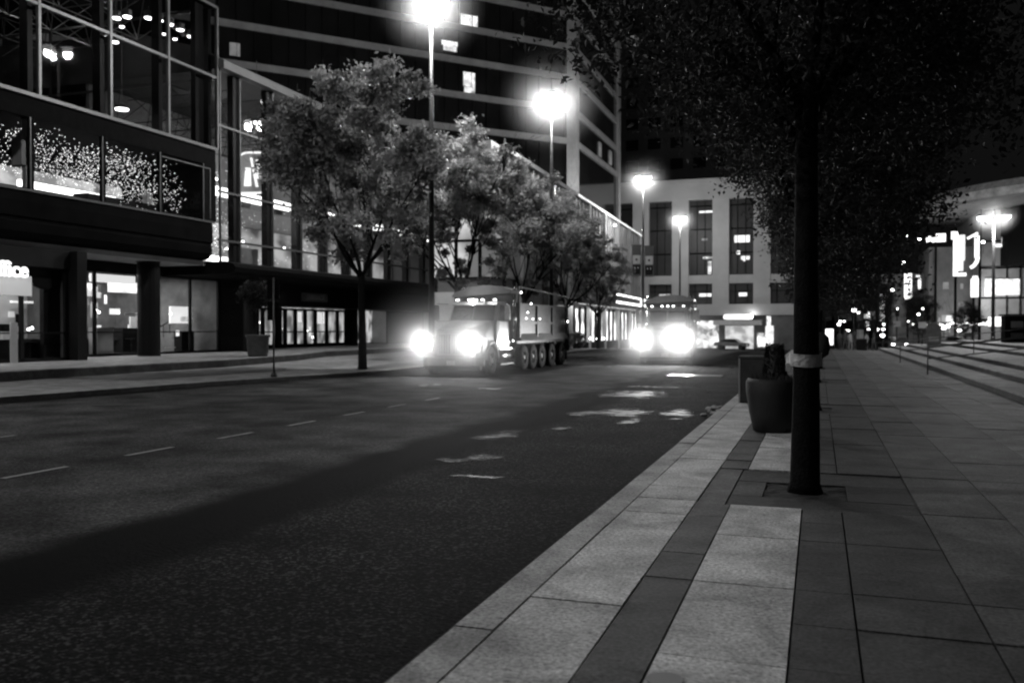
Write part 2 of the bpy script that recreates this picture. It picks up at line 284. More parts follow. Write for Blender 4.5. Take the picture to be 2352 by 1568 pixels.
# raised forecourt in front of the glass building
b = MB(); FP = [(-50, 12), (-23.2, 12), (-23.0, 20), (-23.0, 31), (-24.2, 38), (-26.2, 44), (-26.6, 66), (-50, 66)]
b.t = .22; b.prism(FP, -.02, .3, 'z'); tag(b.build('forecourt', M['slab']), kind='structure')
b = MB(); b.t = .05
for (x0, y0), (x1, y1) in zip(FP[1:7], FP[2:7]): b.quad((x0+.004, y0, 0), (x1+.004, y1, 0), (x1+.004, y1, .27), (x0+.004, y0, .27))
tag(b.build('step', M['slab']), kind='structure')
b = MB()   # darker strips laid in the far pavement
for (p, t) in (([(-19.6, 22), (-19.0, 29), (-20.2, 31), (-22.2, 31), (-22.9, 22)], .09), ([(-17.4, 31.5), (-16.3, 31.5), (-16.4, 37), (-18.3, 37)], .12), ([(-16.6, 38), (-16.7, 60), (-18.2, 60), (-18.2, 38)], .1)):
    b.t = t; b.add([(x, y, .004) for x, y in p], [tuple(range(len(p)))])
tag(b.build('paving_strip', M['slab']), kind='structure')

# near pavement: individual stone slabs with open joints
b = MB(); g = .006; jit = lambda s: random.uniform(-s, s)
def slab(x0, x1, y0, y1, t, dz=0.):
    b.t = max(.01, t*(1+jit(.12))); z = dz+jit(.004); z0 = zg(y0)+z; z1 = zg(y1)+z; k = -.05
    vs = [(x0+g, y0+g, z0+k), (x1-g, y0+g, z0+k), (x1-g, y1-g, z1+k), (x0+g, y1-g, z1+k), (x0+g, y0+g, z0), (x1-g, y0+g, z0+jit(.001)), (x1-g, y1-g, z1), (x0+g, y1-g, z1+jit(.001))]
    b.add(vs, [(4, 5, 6, 7), (0, 1, 5, 4), (1, 2, 6, 5), (2, 3, 7, 6), (3, 0, 4, 7)])
TREEY = [9.28, 18.7, 28.2, 37.6, 47]
def in_panel(y): return any(ty-.98-.01 <= y < ty+1.17 for ty in TREEY)
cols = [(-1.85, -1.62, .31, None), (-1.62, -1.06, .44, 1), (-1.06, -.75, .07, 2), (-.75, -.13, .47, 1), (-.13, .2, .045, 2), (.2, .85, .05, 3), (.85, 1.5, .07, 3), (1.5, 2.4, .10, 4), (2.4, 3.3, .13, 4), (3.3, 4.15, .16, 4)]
y = 5.05-.67*16
rows = []
while y < 92: rows.append(y); y += .67
for x0, x1, t, kind in cols:
    if kind is None:
        yy = -6.; cuts = [4.42-10.8]
        while cuts[-1] < 92: cuts.append(cuts[-1]+2.7)
        for a, c in zip(cuts, cuts[1:]): slab(x0, x1, a, c, t)
        continue
    i = 0
    while i < len(rows)-3:
        n = {1: random.choice([1, 1, 2]), 2: random.choice([1, 2]), 3: random.choice([1, 3, 2]), 4: 2}[kind]
        y0 = rows[i]; y1 = rows[min(i+n, len(rows)-1)]; i += n
        # cut out the tree panels
        segs = [(y0, y1)]
        if -1.06 <= x0 and x1 <= .86:
            for ty in TREEY:
                p0, p1 = ty-.98, ty+1.17; ns = []
                for s0, s1 in segs:
                    if s1 <= p0 or s0 >= p1: ns.append((s0, s1)); continue
                    if s0 < p0: ns.append((s0, p0))
                    if s1 > p1: ns.append((p1, s1))
                segs = ns
        for s0, s1 in segs:
            if s1-s0 > .03: slab(x0, x1, s0, s1, t*(1.0 if s0 < 25 or kind != 3 else 1.2))
for ty in TREEY:   # dark panels round each tree, tones lowered further for the tree shadow, open soil pit
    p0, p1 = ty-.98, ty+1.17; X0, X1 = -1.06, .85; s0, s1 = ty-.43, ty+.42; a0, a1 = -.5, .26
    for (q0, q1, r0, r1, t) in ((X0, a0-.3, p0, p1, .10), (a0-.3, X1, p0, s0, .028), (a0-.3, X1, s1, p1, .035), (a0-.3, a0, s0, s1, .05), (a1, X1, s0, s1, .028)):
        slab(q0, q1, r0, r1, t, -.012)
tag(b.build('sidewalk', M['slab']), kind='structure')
b = MB(); b.t = .02
for y0, y1 in zip([-8, 68], [68, 92]): b.quad((-1.86, y0, zg(y0)-.045), (4.3, y0, zg(y0)-.045), (4.3, y1, zg(y1)-.045), (-1.86, y1, zg(y1)-.045))
tag(b.build('joint_bed', M['soil']), kind='structure')
b = MB(); b.t = .2
for y0, y1 in zip([-8, 68], [68, 92]): b.quad((-1.851, y0, zg(y0)-.14), (-1.851, y1, zg(y1)-.14), (-1.851, y1, zg(y1)-.002), (-1.851, y0, zg(y0)-.002))
tag(b.build('kerb_face', M['slab']), kind='structure')
for ty in TREEY[:3]:
    b = MB(); n = 9
    for i in range(n):
        for j in range(n):
            pass
    vs = [(-.5+.76*i/n, ty-.43+.85*j/n, -.03+random.uniform(-.008, .012)) for j in range(n+1) for i in range(n+1)]
    b.add(vs, [(j*(n+1)+i, j*(n+1)+i+1, (j+1)*(n+1)+i+1, (j+1)*(n+1)+i) for j in range(n) for i in range(n)])
    tag(b.build('tree_pit_soil', M['soil']), kind='structure')
# broad steps on the right, rising away from the pavement
b = MB(); SX = [4.15, 5.1, 5.95, 7.9, 9.2, 40]
for i in range(5):
    b.t = .30; b.box(SX[i], SX[i+1], -8, 70, .15*i-.1 if i else -.3, .15*(i+1))
tag(b.build('steps', M['slab']), kind='structure')
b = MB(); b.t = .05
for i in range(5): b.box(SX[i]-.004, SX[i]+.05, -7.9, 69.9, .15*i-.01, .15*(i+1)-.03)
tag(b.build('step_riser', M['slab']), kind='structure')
b = MB()
for y0, y1 in ((68, 125), (125, 300)):
    b.t = .12; b.quad((4.2, y0, zg(y0)-.01), (90, y0, zg(y0)-.01), (90, y1, zg(y1)-.01), (4.2, y1, zg(y1)-.01))
    b.quad((-1.86, max(y0, 92), zg(max(y0, 92))-.02), (4.2, max(y0, 92), zg(max(y0, 92))-.02), (4.2, y1, zg(y1)-.02), (-1.86, y1, zg(y1)-.02))
tag(b.build('plaza', M['slab']), kind='structure')

# painted lane dashes
b = MB(); ds = [(-8.87, 3.86+1.95*k, 1.0-.02*k) for k in range(24)]+[(-12.25, 6.2+1.95*k, .9) for k in range(30)]
for x, y0, l in ds:
    if x < -10 and 12 < y0 < 34 or 20 < y0 and x > -10 and int(y0) % 2: continue
    b.quad((x-.045, y0, -.126), (x+.045, y0+.03, -.126), (x+.045, y0+l, -.126), (x-.045, y0+l, -.126))
tag(b.build('lane_marking', M['paint']), kind='structure')
# worn / wet patches and a steel plate in the road
def blob(name, cx, cy, rx, ry, mt, z=-.125, seed=0, n=40):
    rnd = random.Random(seed); ph = [rnd.uniform(0, 6.28) for _ in range(6)]; vs = []
    for k in range(n):
        a = 2*PI*k/n; r = 1+sum(.13/(1+.5*j)*math.sin((j+1)*a+ph[j]) for j in range(5))
        vs.append((cx+rx*r*math.cos(a), cy+ry*r*math.sin(a), z))
    q = MB(); c_ = (cx, cy, z); md = [(cx+(v_[0]-cx)*.6, cy+(v_[1]-cy)*.6, z) for v_ in vs]
    q.add([c_]+md+vs, [(0, 1+k, 1+(k+1) % n) for k in range(n)]+[(1+k, 1+n+k, 1+n+(k+1) % n, 1+(k+1) % n) for k in range(n)])
    o = q.build(name, mt); at = o.data.attributes.new('cover', 'FLOAT', 'POINT'); at.data.foreach_set('value', [1.]+[.5]*n+[0.]*n); return tag(o, kind='structure')
def patchy(name, *a, **k):
    m = mat(name, *a, **k); n = m.node_tree; L = n.links; b = n.nodes["Principled BSDF"]; o = [x for x in n.nodes if x.type == 'OUTPUT_MATERIAL'][0]
    at = n.nodes.new("ShaderNodeAttribute"); at.attribute_name = 'cover'; g_ = n.nodes.new("ShaderNodeNewGeometry"); nz = n.nodes.new("ShaderNodeTexNoise"); nz.inputs['Scale'].default_value = 2.4; nz.inputs['Detail'].default_value = 9; nz.inputs['Roughness'].default_value = .7; L.new(g_.outputs['Position'], nz.inputs['Vector'])
    ad = n.nodes.new("ShaderNodeMath"); ad.operation = 'MULTIPLY_ADD'; ad.inputs[1].default_value = 4.0; L.new(nz.outputs[0], ad.inputs[0]); L.new(at.outputs['Fac'], ad.inputs[2])
    mr = n.nodes.new("ShaderNodeMapRange"); mr.inputs[1].default_value = 2.2; mr.inputs[2].default_value = 3.0; L.new(ad.outputs[0], mr.inputs[0])
    t = n.nodes.new("ShaderNodeBsdfTransparent"); mx = n.nodes.new("ShaderNodeMixShader"); L.new(mr.outputs[0], mx.inputs[0]); L.new(t.outputs[0], mx.inputs[1]); L.new(b.outputs[0], mx.inputs[2]); L.new(mx.outputs[0], o.inputs['Surface'])
    return m
wet = patchy('damp_patch', .07, .5, 0, .4, 3, .35, 14, spec=.6); worn = patchy('worn_patch', .22, .75, 0, .35, 4, .4, 20)
for i, (u, v, rx, ry, mt) in enumerate([(1150, 1000, .42, .75, worn), (1035, 1056, .3, .2, worn), (1108, 1052, .27, .28, worn), (1100, 1095, .5, .12, wet), (1410, 948, .8, 1.1, wet), (1350, 950, .5, .7, worn), (1450, 968, .25, .6, wet),
                                        (1290, 984, .2, .35, worn), (980, 884, .5, .7, worn), (1130, 893, .6, .5, worn), (1560, 950, .4, 1.2, wet), (1450, 905, 1.0, 1.6, wet), (1500, 889, 1.2, .6, worn)]):
    p = G(u, v, -.13); blob('road_patch', p.x, p.y, rx, ry, mt, -.125+.0006*i, i)
b = MB(); p = G(246, 930, -.13); b.lathe([(.33, -.13), (.33, -.122)], 24, (p.x, p.y, 0)); tag(b.build('manhole_cover', mat('drain_iron', .004, .6)), 'small dark round drain cover in the road by the far kerb', 'drain cover')
b = MB(); p = G(1597, 863, -.13); b.box(p.x-.95, p.x+.95, p.y-.6, p.y+.6, -.128, -.112); tag(b.build('steel_plate', mat('worn_steel_plate', .3, .3, .7, .3, 3)), 'flat steel plate laid on the road in front of the second truck', 'road plate')
b = MB(); p = G(1527, 1560, 0.); b.lathe([(.085, -.01), (.085, .004)], 24, (p.x, p.y, 0)); tag(b.build('survey_cover', mat('cover_iron', .16, .6, .3)), 'small round metal cover set in the pale slab at the bottom edge', 'cover')

# ================================================================== STREET LAMPS
HL = 16.8
def make_street_lamp(h, arms, label, loc, power, group, banner=False, arm=.22, rz=0, fixture=True):
    t = thing('street_lamp', label, 'street lamp', loc, rz, group)
    MB().lathe([(.30, 0), (.30, .25), (.22, .3), (.17, .9), (.15, 1.1)], 14).build('base', M['pole'], t, True)
    MB().tube([(0, 0, 1.0), (0, 0, h*.5), (0, 0, h)], [.145, .12, .075], 12).build('pole', M['pole'], t, True)
    for a in arms:
        c, s = math.cos(a), math.sin(a)
        MB().tube([(0, 0, h-.35), (c*arm*.5, s*arm*.5, h-.08), (c*arm, s*arm, h+.02)], .04, 8).build('arm', M['pole'], t, True)
        hd = MB(); L = .62; prof = [(.02, .17), (.2, .16), (.30, .08), (.33, 0.), (.30, -.02)]
        hd.lathe(prof[::-1], 18, (c*(arm+.28), s*(arm+.28), h)); H = hd.build('lamp_head', M['pole'], t, True)
        MB().lathe([(.08, -.24), (.24, -.19), (.30, -.08), (.30, -.021)], 18, (c*(arm+.28), s*(arm+.28), h)).build('lens', M['lamp'], H, True)
        point(t, (c*(arm+.28), s*(arm+.28), h-.42), power/len(arms), .25)
    return t
lampg = 'street lamps along the far kerb'
LP = 3600
SL1 = make_street_lamp(HL, [R(20), R(160), R(-60)], 'tall street lamp whose glare meets the top edge of the photo', (-17.0, 38, 0), LP*1.7, lampg)
SL2 = make_street_lamp(HL, [R(15), R(165), R(-75)], 'tall street lamp with a big round glare before the grey tower corner', (-16.6, 56.3, 0), LP, lampg)
SL3 = make_street_lamp(HL, [R(0), R(120), R(195)], 'street lamp with two banners hung on its pole', (-16.3, 87, zg(87)), LP*.7, lampg)
SL4 = make_street_lamp(HL, [R(0), R(180)], 'farthest street lamp, in front of the pale building pillar', (-16.8, 115, zg(115)), LP*.5, lampg)
# the row goes on toward and past the camera, out of the picture
make_street_lamp(HL, [R(20), R(160), R(-60)], 'street lamp of the far kerb row standing left of the view', (-20.3, 4, 0), LP*1.6, lampg)
make_street_lamp(HL, [R(20), R(160)], 'street lamp of the far kerb row standing behind the viewer', (-20.5, -8, 0), LP*.6, lampg)
LR = PY(2283, 478, 75)
make_street_lamp(LR.z+.15-.6, [R(-10), R(170)], 'two headed street lamp on the steps at the right edge', (LR.x, 75, .6-.75), 5200, 'street lamp on the right', arm=.55)
# small lamps and details fixed to poles
for i, (pole, z, s) in enumerate(((SL1, 10.2, 1),)):
    MB().tube([(0, 0, z), (.35, 0, z)], .03, 6).build('bracket', M['pole'], pole); MB().lathe([(.05, -.06), (.1, 0), (.05, .06)], 10, (.42, 0, z)).build('side_lamp', M['white'], pole)
def make_banner(x, label, z0, z1):
    t = thing('street_banner', label, 'banner', (SL3.location.x+x, 86.9, SL3.location.z+z0), 0, 'banners on the lamp pole'); h = z1-z0; s = 1 if x > 0 else -1
    MB().box(-.45, .45, -.012, .012, 0, h).build('cloth', M['banner'], t); MB().box(-.5, .5, -.03, .03, h, h+.06).build('rod', M['pole'], t)
    MB().box(-.37, .37, -.022, -.013, h*.40, h*.68).build('pale_square', M['bannerl'], t)
    MB().lathe([(.11, 0), (.11, .012)], 14).build('dark_dot', M['black'], t, loc=(0, -.024, h*.54)).rotation_euler = (PI/2, 0, 0)
    MB().box(-.37, .37, -.018, -.013, h*.06, h*.36).build('dark_square', M['black'], t)
    q = MB(); q.box(-.2, -.1, -.026, -.019, h*.24, h*.3); q.box(.1, .2, -.026, -.019, h*.24, h*.3); q.build('print', M['bannerl'], t)
make_banner(-.62, 'dark banner left of the pole with a pale square and dot', 7.1, 10.1)
make_banner(.62, 'dark banner right of the pole with a pale square and dot', 7.0, 10.0)

# ================================================================== GLASS BUILDING ON THE LEFT
XF = -28.0
H1 = thing('glass_building', 'glass fronted building with an overhanging upper floor above the shops', 'building', (-31, 30, .3))
W = dict(parent=H1, world=True)
def WB(name, mt, fn, parent=H1, **k): q = MB(); fn(q); return q.build(name, mt, parent, world=(parent is H1), **k)
# rounded dark fascia band of the overhang
prof = [(XF, 6.72), (XF+.04, 6.3), (XF+.02, 5.75), (XF-.05, 5.68), (XF-.05, 5.6), (XF+.02, 5.55), (XF-.02, 5.2), (XF-.18, 4.98), (XF-.45, 4.9), (XF-.9, 4.9), (XF-.9, 6.72)]
q = MB(); ye = 36.95; n = len(prof); seg = 7; vs = []
for (yy) in (12.0, ye-.6): vs += [(x, yy, z) for x, z in prof]
cx_, cy_ = XF-.9, ye-.6
rings = [[(x, 12.0, z) for x, z in prof]]
for k in range(seg+1):
    a = (PI/2)*k/seg; rings.append([(cx_+(x-cx_)*math.cos(a), cy_+(x-cx_)*math.sin(a)*.7, z) for x, z in prof])
rings.append([(-44, cy_+(x-cx_)*.7, z) for x, z in prof])
vs = [p for r_ in rings for p in r_]
q.add(vs, [(i*n+k, i*n+(k+1) % n, (i+1)*n+(k+1) % n, (i+1)*n+k) for i in range(len(rings)-1) for k in range(n)])
q.build('fascia', M['fascia'], H1, world=True)
WB('soffit', M['soffit'], lambda q: q.box(-44, XF-.5, 12, ye-.4, 4.66, 4.88))
WB('upper_floor_slab', M['dark_metal'], lambda q: q.box(-44, XF-.05, 12, ye-.1, 9.72, 10.28))
WB('sill_band', M['alu'], lambda q: (q.box(XF-.08, XF+.06, 12, ye, 10.28, 10.42), q.box(XF-.02, XF+.07, 12, ye-.3, 6.70, 6.79)))
WB('end_wall', M['dark_metal'], lambda q: (q.box(XF-1.0, XF-.02, ye-.9, ye-.12, 6.79, 9.72), q.box(-43.8, -28.9, ye-.2, ye-.08, 6.8, 9.7)))
# upper curtain wall: two storeys of big panes
MY = [12.3, 15.82, 19.34, 22.86, 26.34, 29.96, 33.47, 36.95]
WB('mullion_frame', M['alu'], lambda q: ([q.box(XF-.10, XF+.05, m_-.06, m_+.06, 10.42, 17.3) for m_ in MY], [q.box(XF-.09, XF+.03, 12, ye, z-.06, z+.06) for z in (13.86, 17.3)],
    [q.box(-44, XF, ye-.05, ye+.05, z-.06, z+.06) for z in (13.86, 17.3)], [q.box(x-.06, x+.06, ye-.06, ye+.06, 10.42, 17.3) for x in (-31.5, -35, -38.5, -42)]))
for m0, m1 in zip(MY, MY[1:]):
    for z0, z1 in ((10.44, 13.8), (13.92, 17.24)): WB('window_pane', M['glass'], lambda q: q.box(XF-.045, XF-.03, m0+.06, m1-.06, z0, z1))
for x0, x1 in ((-31.44, -28.06), (-34.94, -31.56), (-38.44, -35.06)):
    for z0, z1 in ((10.44, 13.8), (13.92, 17.24)): WB('window_pane', M['glass'], lambda q: q.box(x0, x1, ye-.01, ye+.01, z0, z1))
WB('roof', M['dark_metal'], lambda q: q.box(-44, XF-.1, 12, ye, 17.4, 17.7))
WB('inner_column', M['black'], lambda q: [q.box(XF-.85, XF-.45, m_-.12, m_+.12, 10.42, 17.3) for m_ in MY[3:]]+[q.box(XF-.7, XF-.42, ye-1.1, ye-.5, 10.42, 17.3)])
WB('back_wall', M['room_d'], lambda q: (q.box(-44, -43.8, 12, ye, .3, 17.4), q.box(-43.8, XF-.2, 12.2, 12.4, .3, 17.4)))
# roof truss seen through the glass
def truss(q, x0, x1, y0, y1, z, h, n, r=.035):
    for k in range(n):
        ya = y0+(y1-y0)*k/n; yb = y0+(y1-y0)*(k+1)/n; ym = (ya+yb)/2; nx = 4
        for i in range(nx):
            xa = x0+(x1-x0)*i/nx; xb = x0+(x1-x0)*(i+1)/nx; xm = (xa+xb)/2
            q.bar((xa, ya, z), (xb, ya, z), r*1.3); q.bar((xa, ya, z), (xa, yb, z), r*1.3); q.bar((xm, ym, z-h), (xa, ya, z), r); q.bar((xm, ym, z-h), (xb, ya, z), r)
            q.bar((xm, ym, z-h), (xa, yb, z), r); q.bar((xm, ym, z-h), (xb, yb, z), r)
            if i < nx-1: q.bar((xm, ym, z-h), (xm+(x1-x0)/nx, ym, z-h), r*1.3)
            if k < n-1: q.bar((xm, ym, z-h), (xm, ym+(y1-y0)/n, z-h), r*1.3)
WB('roof_truss', M['alu'], lambda q: truss(q, -41, -29.5, 22, 36, 16.9, 1.5, 6))
# strip windows of the overhang
SY = [12.3, 15.7, 19.1, 22.5, 25.99, 29.56, 32.98, 35.95]
WB('strip_window_frame', M['dark_metal'], lambda q: ([q.box(XF-.16, XF-.02, m_-.10, m_+.10, 6.79, 9.55) for m_ in SY], q.box(XF-.16, XF-.02, 12, ye-.9, 9.5, 9.72)))
WB('window_trim', M['alu'], lambda q: ([q.box(XF-.02, XF+.01, m_-.10, m_-.05, 6.79, 9.5) for m_ in SY], q.box(XF-.02, XF+.01, 36.35, 36.4, 6.9, 9.35), q.box(XF-.02, XF+.01, 33, 36.35, 9.3, 9.35)))
for m0, m1 in zip(SY, SY[1:]): WB('window_pane', M['shopglass'], lambda q: q.box(XF-.10, XF-.085, m0+.1, m1-.1, 6.79, 9.5))
# dining floor behind them
WB('dining_back_wall', M['room_d'], lambda q: q.box(-36.2, -36, 12, ye-.3, 6.0, 9.72))
WB('dining_floor', M['room_d'], lambda q: q.box(-43, XF-.4, 12, ye-.3, 5.9, 6.0))
WB('lit_counter', M['stripb'], lambda q: (q.box(-32.1, -31.9, 29.0, 34.4, 7.55, 7.86),))
WB('counter_glow', lit_mat('counter_glow', .03, .5, .8, 1, 1.5), lambda q: q.box(-33.3, -33.2, 28.2, 36.2, 7.3, 8.6))
WB('counter', M['black'], lambda q: (q.box(-30.4, -29.6, 30.3, 34.6, 6.0, 7.38), q.box(-29.5, -28.6, 24.2, 30.2, 6.0, 6.95), q.box(-29.9, -29.0, 34.8, 36, 6, 7.1)))
WB('inner_pier', M['soffit'], lambda q: (q.box(-29.6, -29.1, 26.5, 27.1, 7.9, 9.0), q.box(-30.2, -29.9, 34.25, 34.6, 6, 7.9), q.box(-29.3, -29.1, 26.7, 26.9, 6, 9.7)))
def each(name, mt, fns):
    for f_ in fns: WB(name, mt, f_)
def fairy(name, parent, regions, label=None):
    q = MB(); rnd = random.Random(5)
    for (x0, x1, y0, y1, z0, z1, n, s) in regions:
        k = 0
        while k < n:
            x = rnd.uniform(x0, x1); yy = rnd.uniform(y0, y1); z = rnd.uniform(z0, z1)
            if math.sin(yy*2.1+z*1.1)+math.sin(yy*.9-z*2.3) < -1.0: k += .3; continue
            r = s*.8*rnd.uniform(.5, 1.2); d = [(r, 0, 0), (-r, 0, 0), (0, r*1.3, 0), (0, -r*1.3, 0), (0, 0, r), (0, 0, -r)]
            q.add([(x+a-parent.location.x, yy+b_-parent.location.y, z+c-parent.location.z) for a, b_, c in d], [(0, 2, 4), (2, 1, 4), (1, 3, 4), (3, 0, 4), (2, 0, 5), (1, 2, 5), (3, 1, 5), (0, 3, 5)]); k += 1
    o = q.build(name, M['fairy'], parent); o['kind'] = 'stuff'; return o
fairy('fairy_lights', H1, [(-32.5, -29.2, 26.6, 36.0, 8.0, 9.7, 1500, .026), (-31.5, -29.2, 30.5, 36.4, 6.9, 8.4, 700, .024), (-30, -29, 24.2, 25.6, 7, 9.6, 70, .022), (-30.5, -28.4, 37.4, 39.6, 5.0, 8.4, 330, .03), (-30.5, -28.4, 37.4, 39.4, 8.6, 10.4, 60, .028), (-31, -29, 40, 55, 5.2, 8.2, 240, .03)])
# curved row of spotlights hanging under the roof
q = MB(); ql = MB()
for i in range(9):
    t_ = i/8; u_ = 268+195*t_; v_ = 36+18*math.sin(t_*PI*.9)*-.8+64*t_**1.7; p = PX(u_, v_+6, XF-3.0)
    if i != 2: ql.lathe([(.16, -.05), (.2, 0)], 12, (p.x, p.y, p.z)); q.lathe([(.2, 0), (.22, .3)], 12, (p.x, p.y, p.z)); q.bar((p.x, p.y, p.z+.3), (p.x, p.y, 17.3), .02)
    if i in (1, 4, 5, 6, 7): ql.lathe([(.1, -.05), (.12, 0)], 10, (p.x-.5, p.y+.2, p.z-.35))
tk = thing('spotlight_track', 'curved row of bright spotlights hanging high behind the glass', 'spotlights', (-31, 33, 14.5)); q.build('housing', M['alu'], tk, world=True); ql.build('lens', lamp_mat('spot_lens', 9, False), tk, world=True)
p = PX(290, 60, XF-3); 
for (u, v, X, w_, lab) in ((280, 250, XF-1.5, .33, 'oval pendant lamp low behind the lower pane near the middle mullion'), (590, 281, XF-2.5, .4, 'flat pendant lamp left of the leaf shaped sign, high up'), (683, 282, XF-3, .33, 'left one of two pendant lamps by the tree top'), (712, 294, XF-3, .33, 'right one of two pendant lamps by the tree top'), (265, 96, XF-1.2, .16, 'small round lamp behind the middle mullion below the transom')):
    p = PX(u, v, X); t = thing('pendant_lamp', lab, 'pendant lamp', p, 0, 'pendant lamps in the glass building')
    MB().lathe([(w_, 0), (w_*.9, .12), (.05, .25)], 14).build('shade', M['alu'], t, True); MB().lathe([(w_*.85, -.06), (w_*.9, -.01)], 14).build('lens', lamp_mat('pendant_lens', 7, False), t)
    MB().bar((0, 0, .25), (0, 0, 16.9-p.z), .02).build('rod', M['alu'], t)
# pale poster and narrow sign inside at far left
WB('pale_banner', M['room'], lambda q: q.box(-28.9, -28.8, 22.3, 25.2, 11.1, 13.6))
WB('narrow_window', M['signd'], lambda q: q.box(-29.4, -29.3, 26.9, 27.15, 12.0, 12.7))
# rear part of the glass hall beyond the overhang
HY = [36.95, 38.55, 41.45, 44.3, 47.1, 49.9, 52.8, 55.7, 58.6, 61.5, 64.4, 67.3, 70.2]
WB('hall_roof', mat('roof_metal', .09, .7, 0, .2, 1), lambda q: (q.box(-44, XF+.35, 37.0, 72, 14.35, 14.75), q.prism([(XF+.3, 14.75), (-29.4, 15.6), (-33, 16.6), (-44, 16.9), (-44, 14.75)], 37.0, 72, 'y')))
WB('hall_column', M['black'], lambda q: [q.box(XF-.45, XF-.12, m_-.22, m_+.22, 4.9, 14.35) for m_ in HY[1:]])
WB('hall_mullion', M['alu'], lambda q: ([q.box(XF-.11, XF, m_+.20, m_+.28, 4.9, 14.35) for m_ in HY], [q.box(XF-.10, XF+.01, 37, 72, z-.05, z+.05) for z in (8.35, 11.6, 5.95)]))
for m0, m1 in zip(HY, HY[1:]):
    for z0, z1 in ((4.9, 5.9), (6.0, 8.3), (8.4, 11.55), (11.65, 14.3)): WB('window_pane', M['glass'], lambda q: q.box(XF-.06, XF-.045, m0+.3, m1-.24, z0, z1))
WB('hall_truss', M['alu'], lambda q: truss(q, -40, -28.8, 37.5, 58, 14.1, 1.6, 9))
WB('gallery_floor', M['room'], lambda q: (q.box(-43.8, -30.2, 37, 72, 8.25, 8.6), q.box(-43.8, -28.5, 37, 72, 4.7, 4.9)))
WB('gallery_wall', M['room'], lambda q: (q.box(-36.2, -36, 37, 72, 4.9, 14.3), q.box(-43.8, XF-.1, 71.9, 72.0, .3, 14.3)))
WB('gallery_glow_panel', lit_mat('gallery_glow', .03, .5, .45, 1, 1.6), lambda q: q.box(-35.95, -35.9, 39, 71.5, 5.0, 8.2))  # glow put into the panel in place of light on the gallery wall
WB('gallery_light', M['stripb'], lambda q: (q.box(-30.6, -30.4, 37.3, 71.5, 8.62, 9.15), q.box(-29.2, -29.0, 37.6, 39.3, 5.0, 5.25)))
WB('gallery_balustrade', M['room'], lambda q: q.box(-29.3, -29.2, 39.9, 42.0, 4.9, 5.9))
each('gallery_lamp', M['bulb'], [lambda q, p_=p_: q.lathe([(.05, 0), (.08, .04), (.05, .1)], 8, p_) for p_ in [(-29.6, 40.6, 9.9), (-29.6, 41.8, 10.0), (-29.7, 43.4, 10.0), (-29.6, 42.3, 9.0), (-29.7, 43.7, 9.0), (-29.3, 37.25, 8.1), (-29.3, 37.2, 7.95), (-29.4, 38.4, 9.3), (-29.5, 38.8, 9.25), (-29.4, 39.5, 5.7), (-29.4, 40.9, 6.2), (-29.5, 45, 6.2), (-29.5, 46.3, 7)]])
# leaf shaped neon sign with a stylised N
p = PX(582, 397, XF-1.1); t = thing('leaf_shaped_sign', 'lit leaf shaped sign with a slanted letter mark behind the glass', 'sign', (p.x, p.y, p.z), R(-48))
def leafpath(s, k=1.0):
    w_, h_ = .72*s, 1.06*s; pts = [(-w_*.9, -h_), ]
    pts = [(w_, h_)]
    for i in range(7): a = PI/2+PI/2*i/6; pts.append((-w_*.3+.7*w_*math.cos(a), h_*.5+.42*h_*math.sin(a)))
    pts += [(-w_, -h_)]
    for i in range(7): a = -PI/2+PI/2*i/6; pts.append((w_*.3+.7*w_*math.cos(a), -h_*.5+.42*h_*math.sin(a)))
    return pts
lp_ = leafpath(1.1); q = MB(); P3 = [(0, a, b_) for a, b_ in lp_]; P3.append(P3[0])
for a, b_ in zip(P3, P3[1:]): q.bar(a, b_, .1, .1)
q.build('outline', lamp_mat('neon_outline', 1.5), t)
MB().prism([(a*.93, b_*.93) for a, b_ in lp_], -.08, -.04, 'x').build('back_plate', mat('sign_plate', .3, .6, emit=.1), t)
q = MB(); q.prism([(-.42, .25), (-.15, .25), (-.12, -.72), (-.5, -.75)], -.02, .02); q.prism([(.12, .72), (.5, .72), (.4, -.3), (.08, -.3)], -.02, .02); q.prism([(-.18, .8), (-.06, .8), (.26, -.75), (.12, -.75)], -.02, .03)
q.build('letter_mark', lamp_mat('neon_letter', 1.6), t)
# ---- ground floor
WB('canopy', M['dark_metal'], lambda q: (q.prism([(-26.9, 4.35), (-26.8, 4.55), (-26.95, 4.75), (-27.4, 4.86), (-33, 4.86), (-33, 4.25), (-27.3, 4.22)], 36.7, 72, 'y')))
WB('fascia_board', M['black'], lambda q: (q.box(-33.2, -31.05, 43.5, 72, 2.95, 4.24), q.box(-31.1, -30.95, 28.4, 45.5, 4.18, 4.66), q.box(-43, -31, 41.1, 43.2, .3, 4.5), q.box(-33.1, -32.9, 43.2, 45.5, .3, 4.5), q.box(-31.0, -28.4, 28.2, 28.4, .3, 4.66), q.box(-28.45, -28.35, 12, 28.4, 3.95, 4.66)))
WB('column', M['black'], lambda q: q.lathe([(.52, 0), (.5, .06), (.5, 4.3), (.56, 4.36)], 20, (-29.3, 33.6, .3)))
WB('column', M['black'], lambda q: (q.box(-28.6, -28.0, 28.1, 28.6, .3, 4.66), q.box(-29.0, -28.8, 27.2, 28.0, .3, 4.66)))
WB('column', M['black'], lambda q: q.lathe([(.45, 0), (.45, 4.0)], 16, (-29.6, 41.9, .3)))
